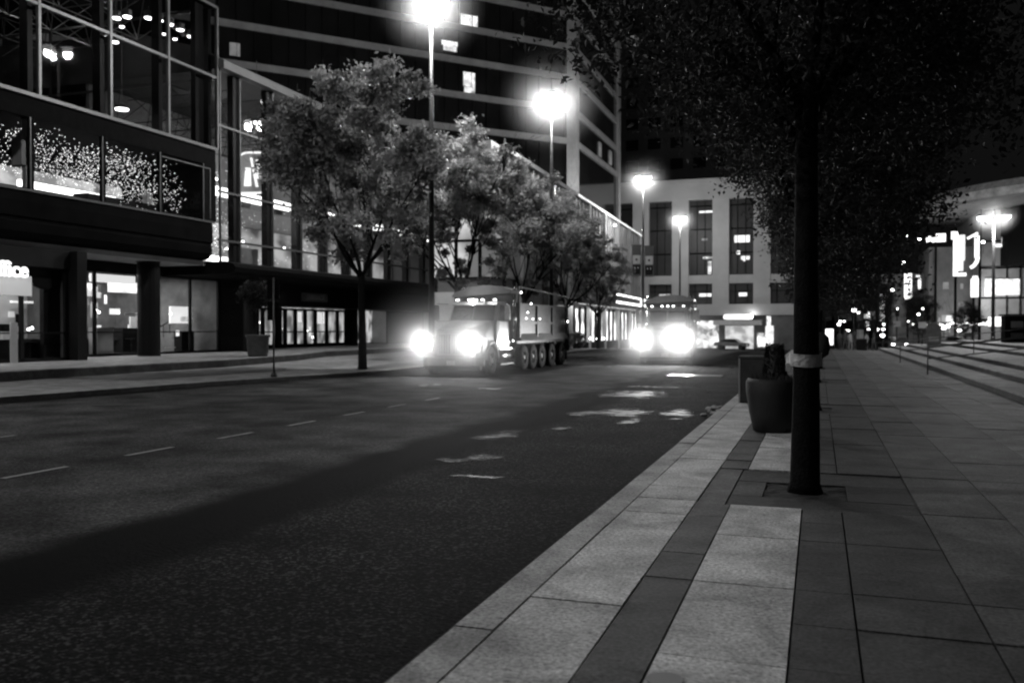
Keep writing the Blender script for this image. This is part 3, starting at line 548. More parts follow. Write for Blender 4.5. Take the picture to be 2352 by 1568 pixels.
def shop(name, X, y0, y1, z1, depth, muls, power, wallm):
    s_ = WB(name+'_wall', wallm, lambda q: (q.box(X-depth-.1, X-depth, y0, y1, .3, 4.6), q.box(X-depth, X-.1, y0, y0+.08, .3, 4.6), q.box(X-depth, X-.1, y1-.08, y1, .3, 4.6)))
    WB(name+'_frame', M['black'], lambda q: ([q.box(X-.08, X+.04, m_-.07, m_+.07, .3, z1) for m_ in muls], q.box(X-.08, X+.04, y0, y1, .3, .42), q.box(X-.07, X+.03, y0, y1, 1.38, 1.43), q.box(X-.08, X+.04, y0, y1, z1-.04, z1+.1)))
    for a, c in zip(muls, muls[1:]): WB('shop_window', M['shopglass'], lambda q: q.box(X-.03, X-.015, a+.07, c-.07, .42, z1-.04))
    area(H1, (X-depth/2-H1.location.x, (y0+y1)/2-H1.location.y, 4.3-.3), depth*.7, (y1-y0)*.8, power)
shop('corner_shop', -28.5, 12.5, 28.1, 3.95, 2.4, [12.6, 15, 18, 20.6, 23.2, 25.9, 28.0], 450, M['room_d'])
shop('cafe', -31.0, 28.6, 41.0, 4.18, 7, [28.7, 32.1, 35.3, 38.6, 40.9], 850, mat('cafe_wall', .12, .8, 0, .4, 1.5))
WB('shop_back_panel', M['litwin'], lambda q: (q.box(-37.7, -37.6, 29.6, 33.6, 3.4, 4.1), q.box(-34.5, -34.4, 36.6, 40.2, 3.45, 4.0), q.box(-35.1, -35.0, 43.4-2.6, 44.4-2.6, 1.3, 2.9)))
WB('shop_light_box', M['sign'], lambda q: (q.box(-31.5, -31.4, 32.3, 35.1, 3.72, 4.1), q.box(-31.4, -31.3, 29.3, 31.9, 3.74, 4.1), q.box(-32.6, -32.5, 38.9, 40.6, 1.85, 2.75), q.box(-30.7, -30.6, 26.9, 29, 2.3, 2.38), q.box(-30.3, -30.2, 27, 28.3, 2.6, 2.68)))
WB('shop_light_box', M['sign'], lambda q: [q.box(-32.2, -32.1, y_, y_+.35, 3.95, 4.08) for y_ in (33.0, 33.5, 34.0)])
each('shop_bulb', M['bulb'], [lambda q, p_=p_: q.lathe([(.04, 0), (.06, .04), (.03, .1)], 8, p_) for p_ in [(-32, 33.2, 2.4), (-32.2, 33.6, 2.3), (-32, 34.6, 2.3), (-33, 35.1, 1.5), (-32, 37.4, 2.3), (-32, 38.3, 2.3), (-29.2, 26.2, 1.6), (-29.4, 27.2, 1.55), (-30, 27.6, 1.5)]])
WB('shop_counter', M['black'], lambda q: (q.box(-33.5, -32.5, 29.4, 34.6, .3, 1.1), q.box(-32.6, -32.2, 29.6, 31.4, .3, 1.5), q.box(-33.6, -33, 36, 37.4, .3, 1.6), q.box(-29.9, -29.2, 24.5, 27.6, .3, 1.15)))
WB('pale_cabinet', M['white'], lambda q: (q.box(-33.6, -33.5, 30.2, 31.7, .9, 1.9), q.box(-30.6, -30.5, 26.5, 28.0, .9, 3.6), q.box(-34.6, -34.5, 38.2, 38.9, .3, 2.2)))
def clutter(name, x0, x1, y0, y1, seed, n):
    rnd = random.Random(seed)
    for k in range(n):
        x = rnd.uniform(x0, x1); yy = rnd.uniform(y0, y1); r_ = rnd.random(); q = MB()
        if r_ < .45:   # table with two chairs
            q.lathe([(.3, .74), (.3, .77)], 12, (x, yy, .3)); q.tube([(x, yy, .3), (x, yy, 1.04)], .03, 6); nm = 'cafe_table'
        elif r_ < .8:
            q.box(x-.2, x+.2, yy-.2, yy+.2, .72, .76); q.box(x-.2, x-.16, yy-.2, yy+.2, .76, 1.2)
            for a in (-.18, .18):
                for c in (-.18, .18): q.bar((x+a, yy+c, .3), (x+a, yy+c, .74), .03)
            nm = 'cafe_chair'
        else:
            q.box(x-.25, x+.25, yy-.5, yy+.5, .3, .9+rnd.random()*.9); nm = 'display_shelf'
        q.build(nm, M['black' if rnd.random() < .75 else 'soffit'], H1, world=True)
clutter('c', -31.9, -36, 29.2, 40.4, 4, 26); clutter('c', -29, -30.6, 21, 27.6, 5, 12)
WB('shop_shelf_light', M['signd'], lambda q: [q.box(-37.75, -37.7, y_, y_+.5, z, z+.35) for y_, z in ((30, 1.2), (31.2, 1.8), (32.8, 1.2), (35, 1.3), (37.2, 2.2), (39, 1.4), (34.2, 2.5))])
rnd = random.Random(77)
for k in range(34):
    X_ = -31.6-rnd.random()*5.5; y_ = rnd.uniform(29, 40.6); z_ = rnd.uniform(.5, 3.3); a_, c_ = rnd.uniform(.1, .8), rnd.uniform(.08, .9)
    WB('shop_display', M[rnd.choice(['signd', 'litshop', 'black', 'black', 'room', 'litdim', 'lit'])], lambda q: q.box(X_-.03, X_, y_, y_+a_, z_, z_+c_*(.4 if X_ > -34 else 1)))
for k in range(14):
    y_ = rnd.uniform(23.5, 27.6); z_ = rnd.uniform(.5, 3.4); a_, c_ = rnd.uniform(.08, .5), rnd.uniform(.06, .6); X_ = rnd.uniform(-30.6, -29.2)
    WB('shop_display', M[rnd.choice(['signd', 'litdim', 'black', 'room', 'lit'])], lambda q: q.box(X_-.03, X_, y_, y_+a_, z_, z_+c_))
WB('stair_rail', M['black'], lambda q: (q.bar((-33.4, 37.2, .9), (-33.4, 40, 2.0), .05), [q.bar((-33.4, 37.4+k*.5, .3+k*.2), (-33.4, 37.4+k*.5, 1.0+k*.2), .03) for k in range(6)]))
WB('hanging_disc', M['black'], lambda q: q.prism([(27.2+.95*math.cos(2*PI*k/24), 3.9+.8*math.sin(2*PI*k/24)) for k in range(24)], -28.75, -28.7, 'x'))
# corner shop entrance sign (far left)
t = thing('shop_sign', 'bright shop name letters above the pale entrance panel at left edge', 'sign', (-28.3, 24.6, 2.8))
MB().box(-.06, .06, -2.4, 1.55, 0, .75).build('panel', mat('lit_panel', .7, .6, emit=.12), t, bevel=.02)
text('Office', .8, 'lettering', M['signb'], t, (.12, .35, .95), (PI/2, 0, PI/2))
area(t, (.5, -.2, 1.2), .3, 3., 10, (0, R(-40), 0), 'sign_light')
WB('ceiling_strip_light', M['sign'], lambda q: (q.box(-28.95, -28.75, 22, 24.9, 4.58, 4.64), q.box(-28.95, -28.75, 25.15, 26.6, 4.58, 4.64)))
WB('entrance_door', M['soffit'], lambda q: (q.box(-28.42, -28.36, 25.3, 25.6, .3, 1.8), q.box(-28.4, -28.34, 24.4, 24.5, .3, 2.7)))
# entrance doors further along
each('entrance_wall', M['black'], [lambda q: q.box(-33.1, -32.9, 45.5, 46.5, .3, 3), lambda q: q.box(-33.1, -32.9, 58.3, 60, .3, 3), lambda q: q.box(-33.1, -32.9, 65, 72, .3, 3), lambda q: q.box(-33.1, -32.9, 49.3, 49.9, .3, 3)])
WB('lobby_glow_wall', lit_mat('lit_lobby', .02, .55, 1.3, 1, .6), lambda q: q.box(-38.1, -38, 43.5, 74, .3, 4.2))  # wall emits by itself, standing in for lobby light on it
DO = [46.7, 47.9, 49.2, 50.4, 51.6, 52.8, 54.1, 55.6, 57.1, 58.3]
for i, (a, c) in enumerate(zip(DO, DO[1:])):
    d_ = WB('door', M['black'], lambda q: (q.box(-33.04, -32.96, a+.02, a+.2, .3, 2.9), q.box(-33.04, -32.96, c-.2, c-.02, .3, 2.9), q.box(-33.04, -32.96, a+.2, c-.2, .3, .55), q.box(-33.04, -32.96, a+.2, c-.2, 2.75, 2.9), q.box(-33.04, -32.96, a+.2, c-.2, 1.3, 1.38)))
    MB().box(-33.0-H1.location.x, -32.99-H1.location.x, a+.2-H1.location.y, c-.2-H1.location.y, .25, 2.45).build('door_pane', M['shopglass'], d_)
WB('lobby_light', M['sign'], lambda q: (q.box(-33.6, -33.5, 46.95, 47.6, 1.2, 2.7), q.box(-34, -33.95, 53.3, 53.9, 2.0, 2.7), q.box(-34, -33.95, 54.9, 55.1, 1.0, 1.7), q.box(-34, -33.95, 56.0, 56.6, 1.9, 2.7), q.box(-34, -33.95, 56.8, 56.95, 1.9, 2.7)))
each('lobby_bulb', M['bulb'], [lambda q, p_=p_: q.lathe([(.05, 0), (.08, .04), (.04, .12)], 8, p_) for p_ in [(-33.5, 53.9, 1.3), (-33.5, 54.6, .9), (-33.5, 51.0, 1.5), (-33.4, 50.2, 1.5), (-33.6, 48.4, 1.9)]])
t = thing('door_sign', 'dim rectangular sign with faint letters above the entrance doors', 'sign', (-31.0, 50.7, 3.35)); MB().box(-.04, .04, -1.5, 1.6, -.05, .5).build('panel', mat('dull_sign', .14, .7, 0, .4, 4), t)
text('ENTRANCE', .42, 'lettering', M['soffit'], t, (.07, .05, .22), (PI/2, 0, PI/2))
area(H1, (-33.5+31-2, 54-30, 3.6), 3, 18, 200)
[point(H1, (-31.5+31, y_-30, 12.6), 60, .05, 'hall_light') for y_ in (41, 48, 55, 63)]; [point(H1, (-33+31, y_-30, 15.6), 45, .05, 'hall_light') for y_ in (25, 31, 35)]
area(H1, (-33+31, 31-30, 9.5-.3), 2, 8, 60)
area(H1, (-31.5+31, 48-30, 8.1-.3), 3, 18, 800, name='gallery_area_light')

# ================================================================== LOW BUILDING further along (X about -20)
H2 = thing('low_shop_building', 'long low glazed building with a lit canopy beyond the street trees', 'building', (-21, 80, -.3))
A2 = Vector((-19.3, 55.5)); B2 = Vector((-21.3, 112.6)); dn = (B2-A2).normalized(); nn = Vector((-dn.y, dn.x)); L2 = (B2-A2).length   # nn points to -x
def obox(q, s0, s1, d0, d1, z0, z1):
    """box along the facade line: s along it, d outward (toward the street)"""
    c = [A2+dn*s-nn*d for s, d in ((s0, d0), (s1, d0), (s1, d1), (s0, d1))]; b_ = [(v_.x, v_.y, z0) for v_ in c]+[(v_.x, v_.y, z1) for v_ in c]
    q.add(b_, [(0, 3, 2, 1), (4, 5, 6, 7), (0, 1, 5, 4), (1, 2, 6, 5), (2, 3, 7, 6), (3, 0, 4, 7)])
def HB(name, mt, fn, **k): q = MB(); fn(q); return q.build(name, mt, H2, world=True, **k)
HB('wall', M['concrete_d'], lambda q: (obox(q, 0, L2, -5, -.25, -1.2, 13.2), obox(q, 22, L2, -40, -5, -1.2, 13.1)))
HB('parapet', M['concrete'], lambda q: (obox(q, -.1, L2+.1, -.6, .15, 13.05, 13.35), obox(q, 0, L2, -3, -1.2, 13.2, 14.0)))
HB('roof_edge_light', lamp_mat('edge_light', .28, False), lambda q: obox(q, 20, L2, .16, .2, 13.08, 13.28))
HB('upper_glazing', mat('pale_glazing', .16, .35, 0, .3, .4), lambda q: obox(q, 0, L2, -.24, -.1, 4.9, 13.0))
HB('glazing_bar', M['concrete'], lambda q: ([obox(q, k*1.5, k*1.5+.12, -.1, .03, 4.9, 13.04) for k in range(int(L2/1.5)+1)], [obox(q, 0, L2, -.1, .05, z-.06, z+.06) for z in (8.0, 10.6)]))
HB('pier', M['concrete'], lambda q: [obox(q, k*7.5+2, k*7.5+2.7, -.1, .25, -1.2, 13.05) for k in range(8)])
HB('canopy', M['alu'], lambda q: (obox(q, 14, L2, -.1, 1.8, 3.75, 3.95), obox(q, 14, L2, 1.4, 1.85, 3.6, 4.0), obox(q, 29, 51.5, 1.6, 1.9, 4.1, 4.9)))
HB('canopy_light', M['stripb'], lambda q: (obox(q, 29.1, 51, 1.9, 1.94, 4.78, 4.9), obox(q, 29.1, 50, 1.9, 1.95, 4.02, 4.2), obox(q, 44, 50, 1.96, 2.02, 4.25, 4.7)))
HB('canopy_underside', M['sign'], lambda q: obox(q, 19.5, L2-1, .3, 1.2, 3.70, 3.74))
HB('pale_panel', M['pale'], lambda q: obox(q, 30, 46, -.1, -.04, 4.9, 8.0))
HB('shop_interior', lit_mat('lit_cafe', .12, 2.2, 1.1, 1, .5), lambda q: obox(q, 18, L2-1, -.24, -.14, -.8, 3.3))
HB('shop_pillar', M['dark_metal'], lambda q: [obox(q, 19+k*2.3, 19+k*2.3+.28, -.1, .1, -1.2, 3.5) for k in range(16)])
HB('side_glazing', lit_mat('lit_side_room', .02, .45, .35, 1, 1.2), lambda q: q.box(-24.6, -19.6, 55.3, 55.42, 4.9, 12.4))
HB('side_glazing_bar', M['dark_metal'], lambda q: ([q.box(x-.09, x+.09, 55.1, 55.32, .3, 12.9) for x in [-24.6+1.7*k for k in range(4)]], [q.box(-24.6, -19.5, 55.15, 55.3, z-.08, z+.08) for z in (4.9, 7.4, 9.9, 12.4)]))
HB('side_shop_glow', M['litdim'], lambda q: q.box(-24.6, -19.8, 55.3, 55.42, .4, 4.0))
HB('plinth', M['dark_metal'], lambda q: obox(q, 0, L2, -.1, .16, -1.2, .3))
b = MB()
for y0, y1 in zip(YS[:-6], YS[1:-5]):
    if y0 >= 5: b.quad((kx(y0)+.01, y0, -.124), (kx(y0)+.5, y0, -.124), (kx(y1)+.5, y1, -.124), (kx(y1)+.01, y1, -.124))
tag(b.build('gutter', mat('dark_gutter', .004, .7, 0, .4, 3, spec=.1)), kind='structure')  # darker strip along the foot of the far kerb
HB('wall_lamp', M['bulb'], lambda q: [q.lathe([(.09, 0), (.13, .06), (.06, .2)], 8, ((A2+dn*s-nn*.45).x, (A2+dn*s).y, z)) for s, z in ((24, .55), (27, .5), (30, .5), (36, 12.2), (50, 10.6), (12, 9.2))])
HB('end_shop', M['room'], lambda q: obox(q, 2, 18, -.2, -.1, .3, 3.2))
area(H2, (1.6, 10, 3.6+.1), 1.0, 40, 500, (0, R(12), 0), 'canopy_area_light')
point(H2, (3.6, 10, 12.0), 900, .2)

# ================================================================== DARK TOWER (chamfered corner, concrete bands)
H3 = thing('office_tower', 'dark glass office tower with grey horizontal bands and a few lit windows', 'building', (-34, 80, 13.3))
C1 = Vector((-24.0, 90.)); hd = R(42.3); dc = Vector((-math.sin(hd), -math.cos(hd)))       # chamfer runs back toward the camera side
nc = Vector((dc.y, -dc.x))
if nc.dot(Vector((0, 0))-C1) < 0: nc = -nc
def fbox(q, o, d, nrm, s0, s1, d0, d1, z0, z1):
    c = [o+d*s+nrm*e for s, e in ((s0, d0), (s1, d0), (s1, d1), (s0, d1))]
    q.add([(v_.x, v_.y, z0) for v_ in c]+[(v_.x, v_.y, z1) for v_ in c], [(0, 3, 2, 1), (4, 5, 6, 7), (0, 1, 5, 4), (1, 2, 6, 5), (2, 3, 7, 6), (3, 0, 4, 7)])
ds_ = Vector((0, 1)); ns_ = Vector((1, 0)); LT = 70
def TB(name, mt, fn, **k): q = MB(); fn(q); return q.build(name, mt, H3, world=True, **k)
C1b = C1+Vector((0, 1.2))
TB('glass_front', M['darkglass'], lambda q: (fbox(q, C1, dc, nc, 0, LT, -1, -.18, 13.3, 52), fbox(q, C1b, ds_, ns_, 0, 21, -1, -.18, 13.3, 52)))
TB('core', M['black'], lambda q: q.box(-60, -26.2, 93, 112, 13.3, 51.5))
zb = [1.6+ (753-y_)/2050*92.8 for y_ in (326, 256, 181, 113, 40)]; zb = [21.0+3.23*k for k in range(9)]
zb = [20.9, 24.1, 27.45, 30.6, 33.9, 37.1, 40.4, 43.6]
for z in zb: TB('floor_band', M['concrete'], lambda q: (fbox(q, C1, dc, nc, .9, LT, -.3, .0, z-.3, z+.3), fbox(q, C1b, ds_, ns_, .1, 20.5, -.3, 0, z-.3, z+.3)))
TB('corner_pier', M['concrete'], lambda q: (q.add([(C1.x+dc.x, C1.y+dc.y, 13.3), (C1.x+.1, C1.y-.05, 13.3), (C1.x+.1, C1.y+1.35, 13.3), (C1.x-1.5, C1.y+1.4, 13.3), (C1.x+dc.x, C1.y+dc.y, 52), (C1.x+.1, C1.y-.05, 52), (C1.x+.1, C1.y+1.35, 52), (C1.x-1.5, C1.y+1.4, 52)], [(0, 1, 5, 4), (1, 2, 6, 5), (2, 3, 7, 6), (3, 0, 4, 7), (0, 3, 2, 1), (4, 5, 6, 7)])))
TB('corner_pier', M['concrete'], lambda q: fbox(q, C1b, ds_, ns_, 19.6, 20.9, -.5, .12, 13.3, 52))
TB('window_bar', M['dark_metal'], lambda q: [fbox(q, C1, dc, nc, 1.2+k*1.5, 1.26+k*1.5, -.2, -.12, 13.3, 50) for k in range(44)])
def hit_ch(u, v):
    """point of the chamfer plane seen there"""
    d = ray(u, v); n3 = Vector((nc.x, nc.y, 0)); o3 = Vector((C1.x, C1.y, 0)); t_ = (o3-EYE).dot(n3)/d.dot(n3); p_ = EYE+d*t_; return (Vector((p_.x, p_.y))-C1).dot(dc), p_.z
for (u0, v0, u1, v1, mt) in ((1060, 38, 1098, 66, 'litwin'), (1066, 168, 1092, 196, 'litwin'), (1068, 201, 1092, 217, 'lit'), (860, 138, 889, 172, 'curtain'), (1016, 97, 1052, 101, 'litwin'), (1020, 104, 1050, 114, 'lit'), (528, 100, 552, 126, 'curtain'), (864, 176, 888, 184, 'litwin')):
    s0, z1 = hit_ch(u1, v0); s1, z0 = hit_ch(u0, v1)
    if s0 > s1: s0, s1 = s1, s0
    if mt == 'curtain': z1 = min(z1, z1)
    q = MB(); fbox(q, C1, dc, nc, s0, s1, -.17, -.1, z0, z1); o = q.build('lit_window', M[mt], H3, world=True)
    q = MB(); fbox(q, C1, dc, nc, s0+(s1-s0)*.3, s0+(s1-s0)*.34, -.1, -.07, z0, z1)
    if z1-z0 > 1: q.v = [(a-H3.location.x, c-H3.location.y, e-H3.location.z) for a, c, e in q.v]; q.build('window_bar', M['black'], o)
for (u0, v0, u1, v1) in ((1376, 326, 1381, 362), (1400, 345, 1405, 380)):
    a = PX(u0, v0, -24.1); c = PX(u1, v1, -24.1); TB('lit_window', M['litdim'], lambda q: q.box(-24.16, -24.06, a.y, c.y, c.z, a.z))
# reflections of small lights are real glints of far lamps: leave them to the glass

# ================================================================== PALE BUILDING ACROSS THE END
H4 = thing('pale_building', 'pale stone building with tall dark window bays closing the street', 'building', (-16, 125, -1.25))
def PB(name, mt, fn, **k): q = MB(); fn(q); return q.build(name, mt, H4, world=True, **k)
X0, X1, Y4 = -34.0, -1.0, 125.0
PB('glazing', mat('night_glazing', .02, .45, 0, .5, .2, spec=.3), lambda q: (q.box(X0, X1, Y4+.6, Y4+.8, 4.8, 19.4),))
PILL = [(-34, -31.8), (-24.86, -22.6), (-19.35, -17.05), (-13.82, -11.6), (-8.38, -6.15), (-2.9, -1.0)]
PB('wall', M['pale'], lambda q: (q.box(X0, X1, Y4-.25, Y4+20, 19.2, 22.0), q.box(X0, X1, Y4+.8, Y4+20, 3.4, 19.2), q.box(X0, X1, Y4-.05, Y4+.7, 7.7, 8.85), q.box(X0, X1, Y4-.6, Y4+1, 3.35, 4.85)))
PB('pillar', M['pale'], lambda q: [q.box(a, c, Y4-.2, Y4+.75, 4.85, 19.2) for a, c in PILL])
PB('cornice', M['pale'], lambda q: q.box(X0, X1, Y4-.5, Y4-.26, 21.6, 22.05))
bays = [(a[1], c[0]) for a, c in zip(PILL, PILL[1:])]
for a, c in bays:
    PB('tall_window', M['dark_metal'], lambda q: ([q.box(a, c, Y4+.45, Y4+.55, z-.08, z+.08) for z in (11.9, 15.2, 18.4)], [q.box(a+(c-a)*k/3-.04, a+(c-a)*k/3+.04, Y4+.47, Y4+.53, 8.85, 19.2) for k in (1, 2)]))
    PB('small_window', M['dark_metal'], lambda q: (q.box(a, c, Y4+.4, Y4+.5, 4.85, 5.0), [q.box(a+(c-a)*k/4-.05, a+(c-a)*k/4+.05, Y4+.42, Y4+.48, 4.85, 7.7) for k in (1, 3)], q.box(a, c, Y4+.41, Y4+.47, 6.6, 6.7)))
def pw(u0, v0, u1, v1, mt, yy=Y4+.56, name='lit_window'):
    a = PY(u0, v0, yy); c = PY(u1, v1, yy); PB(name, M[mt], lambda q: q.box(a.x, c.x, yy, yy+.03, c.z, a.z))
for r_ in ((1606, 485, 1637, 488, 'sign'), (1687, 541, 1722, 556, 'sign'), (1692, 576, 1700, 584, 'signb'), (1702, 588, 1722, 596, 'litwin'), (1615, 590, 1636, 594, 'lit'), (1626, 600, 1634, 630, 'lit'), (1606, 674, 1634, 681, 'sign'), (1697, 672, 1716, 680, 'sign'), (1706, 591, 1712, 600, 'lit'), (1514, 676, 1540, 682, 'lit'), (1612, 548, 1625, 552, 'litdim')): pw(*r_)
PB('ground_floor_wall', M['concrete_d'], lambda q: (q.box(X0, X1, Y4+2.5, Y4+3, -1.3, 3.4), q.box(-6.0, -2.5, Y4-.3, Y4+2.5, -1.3, 3.35), q.box(-30, -28, Y4, Y4+2.5, -1.3, 3.35)))
PB('lit_shopfront', lit_mat('shopfront_glow', .25, .65, .9), lambda q: q.box(-12.2, -8.4, Y4+1.2, Y4+1.4, -1.25, 1.9))
PB('lit_doorway', M['litshop'], lambda q: q.box(-16.2, -13.2, Y4+2.3, Y4+2.45, -1.2, 2.6))
PB('lit_doorway', M['litshop'], lambda q: q.box(-8, -6.6, Y4+2.3, Y4+2.45, -1, .9))
PB('side_panel', M['litwin'], lambda q: (q.box(-6.6, -6.05, Y4-.42, Y4-.3, -.4, 3.2), q.box(-6.75, -5.7, Y4-.5, Y4-.43, -1, 1.9)))
PB('canopy', M['white'], lambda q: q.box(-13.5, -7.25, Y4-1.6, Y4+1.1, 2.0, 2.65))
point(H4, (7.5, -1.2, 4.55), 60, .1)
t = thing('backlit_sign', 'long rounded backlit sign on the canopy of the pale building', 'sign', (-10.3, 124.1, 2.72))
q = MB(); pts = [(math.cos(a)*.36+s*1.6, .38+math.sin(a)*.36) for s, a0 in ((1, -PI/2), (-1, PI/2)) for a in [a0+PI*k/8 for k in range(9)]]
q.prism(pts, -.12, .12, 'y'); q.build('light_box', lamp_mat('lozenge_light', 1.0), t)
q = MB(); [q.lathe([(.13, 0), (.13, .03)], 14, (x, 0, 0)) for x in (-1.45, 1.45)]; o = q.build('round_emblem', lamp_mat('emblem', .45, False), t, loc=(0, -.13, .38)); o.rotation_euler = (PI/2, 0, 0)

# ================================================================== FAR BUILDINGS
def tower(name, label, x0, x1, y0, y1, z1, mt, cols_, rows_, lit):
    t = thing(name, label, 'building', ((x0+x1)/2, y0, -1.3)); w_ = x1-x0; z0 = -1.3; t.location = ((x0+x1)/2, y0, z0)
    MB().box(-w_/2, w_/2, 0, y1-y0, 0, z1).build('wall', mt, t); rnd = random.Random(len(label)); q = MB(); ql = MB(); fr = MB()
    for i in range(cols_):
        for j in range(rows_):
            a = -w_/2+w_*(i+.22)/cols_; c = -w_/2+w_*(i+.78)/cols_; e = z1*(j+.3)/rows_; f_ = z1*(j+.8)/rows_
            il = rnd.random() < lit; MB().box(a, c, -.06, -.01, e, f_).build('lit_window' if il else 'window', M['litdim' if il else 'darkglass'], t)
    return t
tower('apartment_tower', 'dark high tower rising behind the pale building', -38, -14, 160, 180, 60, mat('night_wall', .06, .8, 0, .3, .2), 6, 16, .12)
tower('distant_block', 'dark distant block behind the crowns of the pavement trees', -12, 3, 190, 210, 34, mat('night_wall_b', .05, .8, 0, .3, .2), 6, 10, .15)
tower('distant_block', 'distant street block with lit windows beyond the end of the pavement', 4, 14, 170, 190, 13, mat('night_wall_c', .06, .8, 0, .3, .2), 5, 4, .4)

# round roofed building at right edge
H5 = thing('arena_building', 'building with a sweeping curved roof and bright panels at the right edge', 'building', (21, 122, -1.3))
def AB(name, mt, fn, **k): q = MB(); fn(q); return q.build(name, mt, H5, world=True, **k)
def roofring(q, z0, z1, cx, cy, r0, r1, a0, a1, n=26):
    vs = []
    for k in range(n+1):
        a = a0+(a1-a0)*k/n; c, s = math.cos(a), math.sin(a)
        vs += [(cx+c*r0, cy+s*r0, z1+.8), (cx+c*r1, cy+s*r1, z1), (cx+c*r1, cy+s*r1, z0), (cx+c*r0, cy+s*r0, z0+.4)]
    q.add(vs, [(4*k+i, 4*k+(i+1) % 4, 4*k+4+(i+1) % 4, 4*k+4+i) for k in range(n) for i in range(4)])
AB('roof', M['concrete'], lambda q: roofring(q, 15.7, 16.6, 34, 124, 4, 21.5, R(120), R(300)))
AB('roof_edge', mat('edge_metal', .5, .5, .5, .4, 1.5), lambda q: roofring(q, 15.9, 16.8, 34, 124, 21.45, 21.9, R(120), R(300)))
AB('drum', M['dark_metal'], lambda q: q.lathe([(14, 9), (14, 15.7)], 32, (34, 124, 0)))
AB('wall', mat('arena_wall', .22, .6, 0, .3, .5), lambda q: (q.box(18.5, 45, 120.3, 140, -1.3, 16),))
AB('glazing_bar', M['dark_metal'], lambda q: ([q.box(18.4+k*1.4, 18.5+k*1.4, 120.1, 120.3, -1.3, 16) for k in range(12)], [q.box(18.4, 40, 120.12, 120.3, z-.1, z+.1) for z in (2.6, 5.2, 8.8, 12)]))
def ab(u0, v0, u1, v1, mt, yy=120.0, name='lit_window'):
    a = PY(u0, v0, yy); c = PY(u1, v1, yy); AB(name, M[mt], lambda q: q.box(a.x, c.x, yy-.05, yy+.05, c.z, a.z))
for r_ in ((2285, 641, 2342, 677, 'litwin'), (2285, 560, 2318, 567, 'sign'), (2326, 546, 2340, 567, 'lit'), (2270, 728, 2282, 749, 'signb'), (2284, 728, 2306, 749, 'signb'), (2306, 731, 2330, 734, 'sign'), (2262, 640, 2279, 680, 'litwin'), (2300, 545, 2316, 560, 'lit')): ab(*r_)
point(H5, (-2.5, -5.5, 6.5), 900, .3)  # unseen fill light added to bring up the arena wall
AB('side_wing', mat('wing_wall', .16, .8, 0, .3, .5), lambda q: (q.box(13.5, 18.5, 127, 140, -1.3, 12.0), q.box(9.5, 13.6, 133, 140, -1.3, 9)))
point(H5, (-6.5, 1.0, 4.2), 260, .2)
rnd = random.Random(31)
for k in range(16):
    x_ = rnd.uniform(13.8, 17.8); z_ = rnd.choice([1.0, 2.4, 4.4, 6.6]); AB('lit_window', M[rnd.choice(['litdim', 'signd', 'lit', 'litdim'])], lambda q: q.box(x_, x_+rnd.uniform(.3, .9), 126.93, 126.98, z_, z_+rnd.uniform(.3, 1.0)))  # random glowing panes added to brighten the dark wing
def bp(t, u0, v0, u1, v1, yy, mt, name='light_panel', th=.15):
    a = PY(u0, v0, yy); c = PY(u1, v1, yy); q = MB(); q.box(a.x-t.location.x, c.x-t.location.x, yy-t.location.y-th, yy-t.location.y+th, c.z-t.location.z, a.z-t.location.z); return q.build(name, M[mt], t)
def signpost(label, yy, parts, base_u, mt='signb', cat='sign', name='blade_sign', group='lit signs on the right', foot=True):
    p_ = PY(base_u, 700, yy); t = thing(name, label, cat, (p_.x, yy+.3, zg(yy)), 0, group); top = max(PY(base_u, r_[1], yy).z for r_ in parts)-t.location.z
    if foot: MB().box(-.12, .12, .2, .44, 0, top).build('post', M['dark_metal'], t)
    for r_ in parts: bp(t, r_[0], r_[1], r_[2], r_[3], yy, r_[4] if len(r_) > 4 else mt)
    return t
signpost('tall white blade sign with an L shaped bright outline', 110, [(2190, 533, 2199, 634), (2200, 540, 2216, 598, 'sign'), (2201, 598, 2212, 622, 'sign'), (2199, 627, 2219, 634), (2185, 532, 2199, 549)], 2196)
t = signpost('narrow curved tube sign between the blade sign and the lamp pole', 112, [(2239, 541, 2249, 592)], 2252)
q = MB(); a_ = [PY(u, v, 112) for u, v in ((2246, 592), (2243, 602), (2237, 610), (2229, 615))]
for p0, p1 in zip(a_, a_[1:]): q.bar(p0-t.location, p1-t.location, .35)
a_ = [PY(u, v, 112) for u, v in ((2222, 548), (2246, 535))]; q.bar(a_[0]-t.location, a_[1]-t.location, .25); q.build('light_panel', M['signb'], t)
signpost('rounded white light box below the curved tube sign', 112.5, [(2230, 640, 2247, 682), (2234, 634, 2246, 639)], 2238)
signpost('horizontal lit sign under the tip of the curved roof', 126, [(2127, 543, 2138, 551), (2140, 545, 2172, 555), (2150, 537, 2172, 544), (2128, 552, 2145, 556)], 2150)
signpost('tall lit panel with a hooked lamp at its right, mid distance', 128, [(2077, 628, 2094, 685), (2104, 632, 2113, 636, 'sign'), (2109, 640, 2115, 664), (2078, 684, 2092, 687)], 2086)
signpost('stacked round lit signs left of the tall lit panel', 132, [(2020, 689, 2032, 704), (2021, 706, 2032, 737), (2022, 676, 2036, 686)], 2026)
signpost('small bright slanted sign low among the distant lights', 134, [(1985, 722, 1998, 731), (1993, 716, 1998, 724), (1989, 738, 1997, 750, 'sign')], 1993)
t = signpost('bright backlit poster panel at the end of the pavement', 81, [(1894, 755, 1914, 792)], 1904, 'signb', 'poster panel', 'poster_panel', 'lit panels on the pavement'); bp(t, 1891, 751, 1917, 754.5, 81, 'dark_metal', 'frame'); bp(t, 1892, 792.5, 1916, 800, 81, 'dark_metal', 'base')
MB().box(-.16, .18, -.9, -.5, 0, .02)
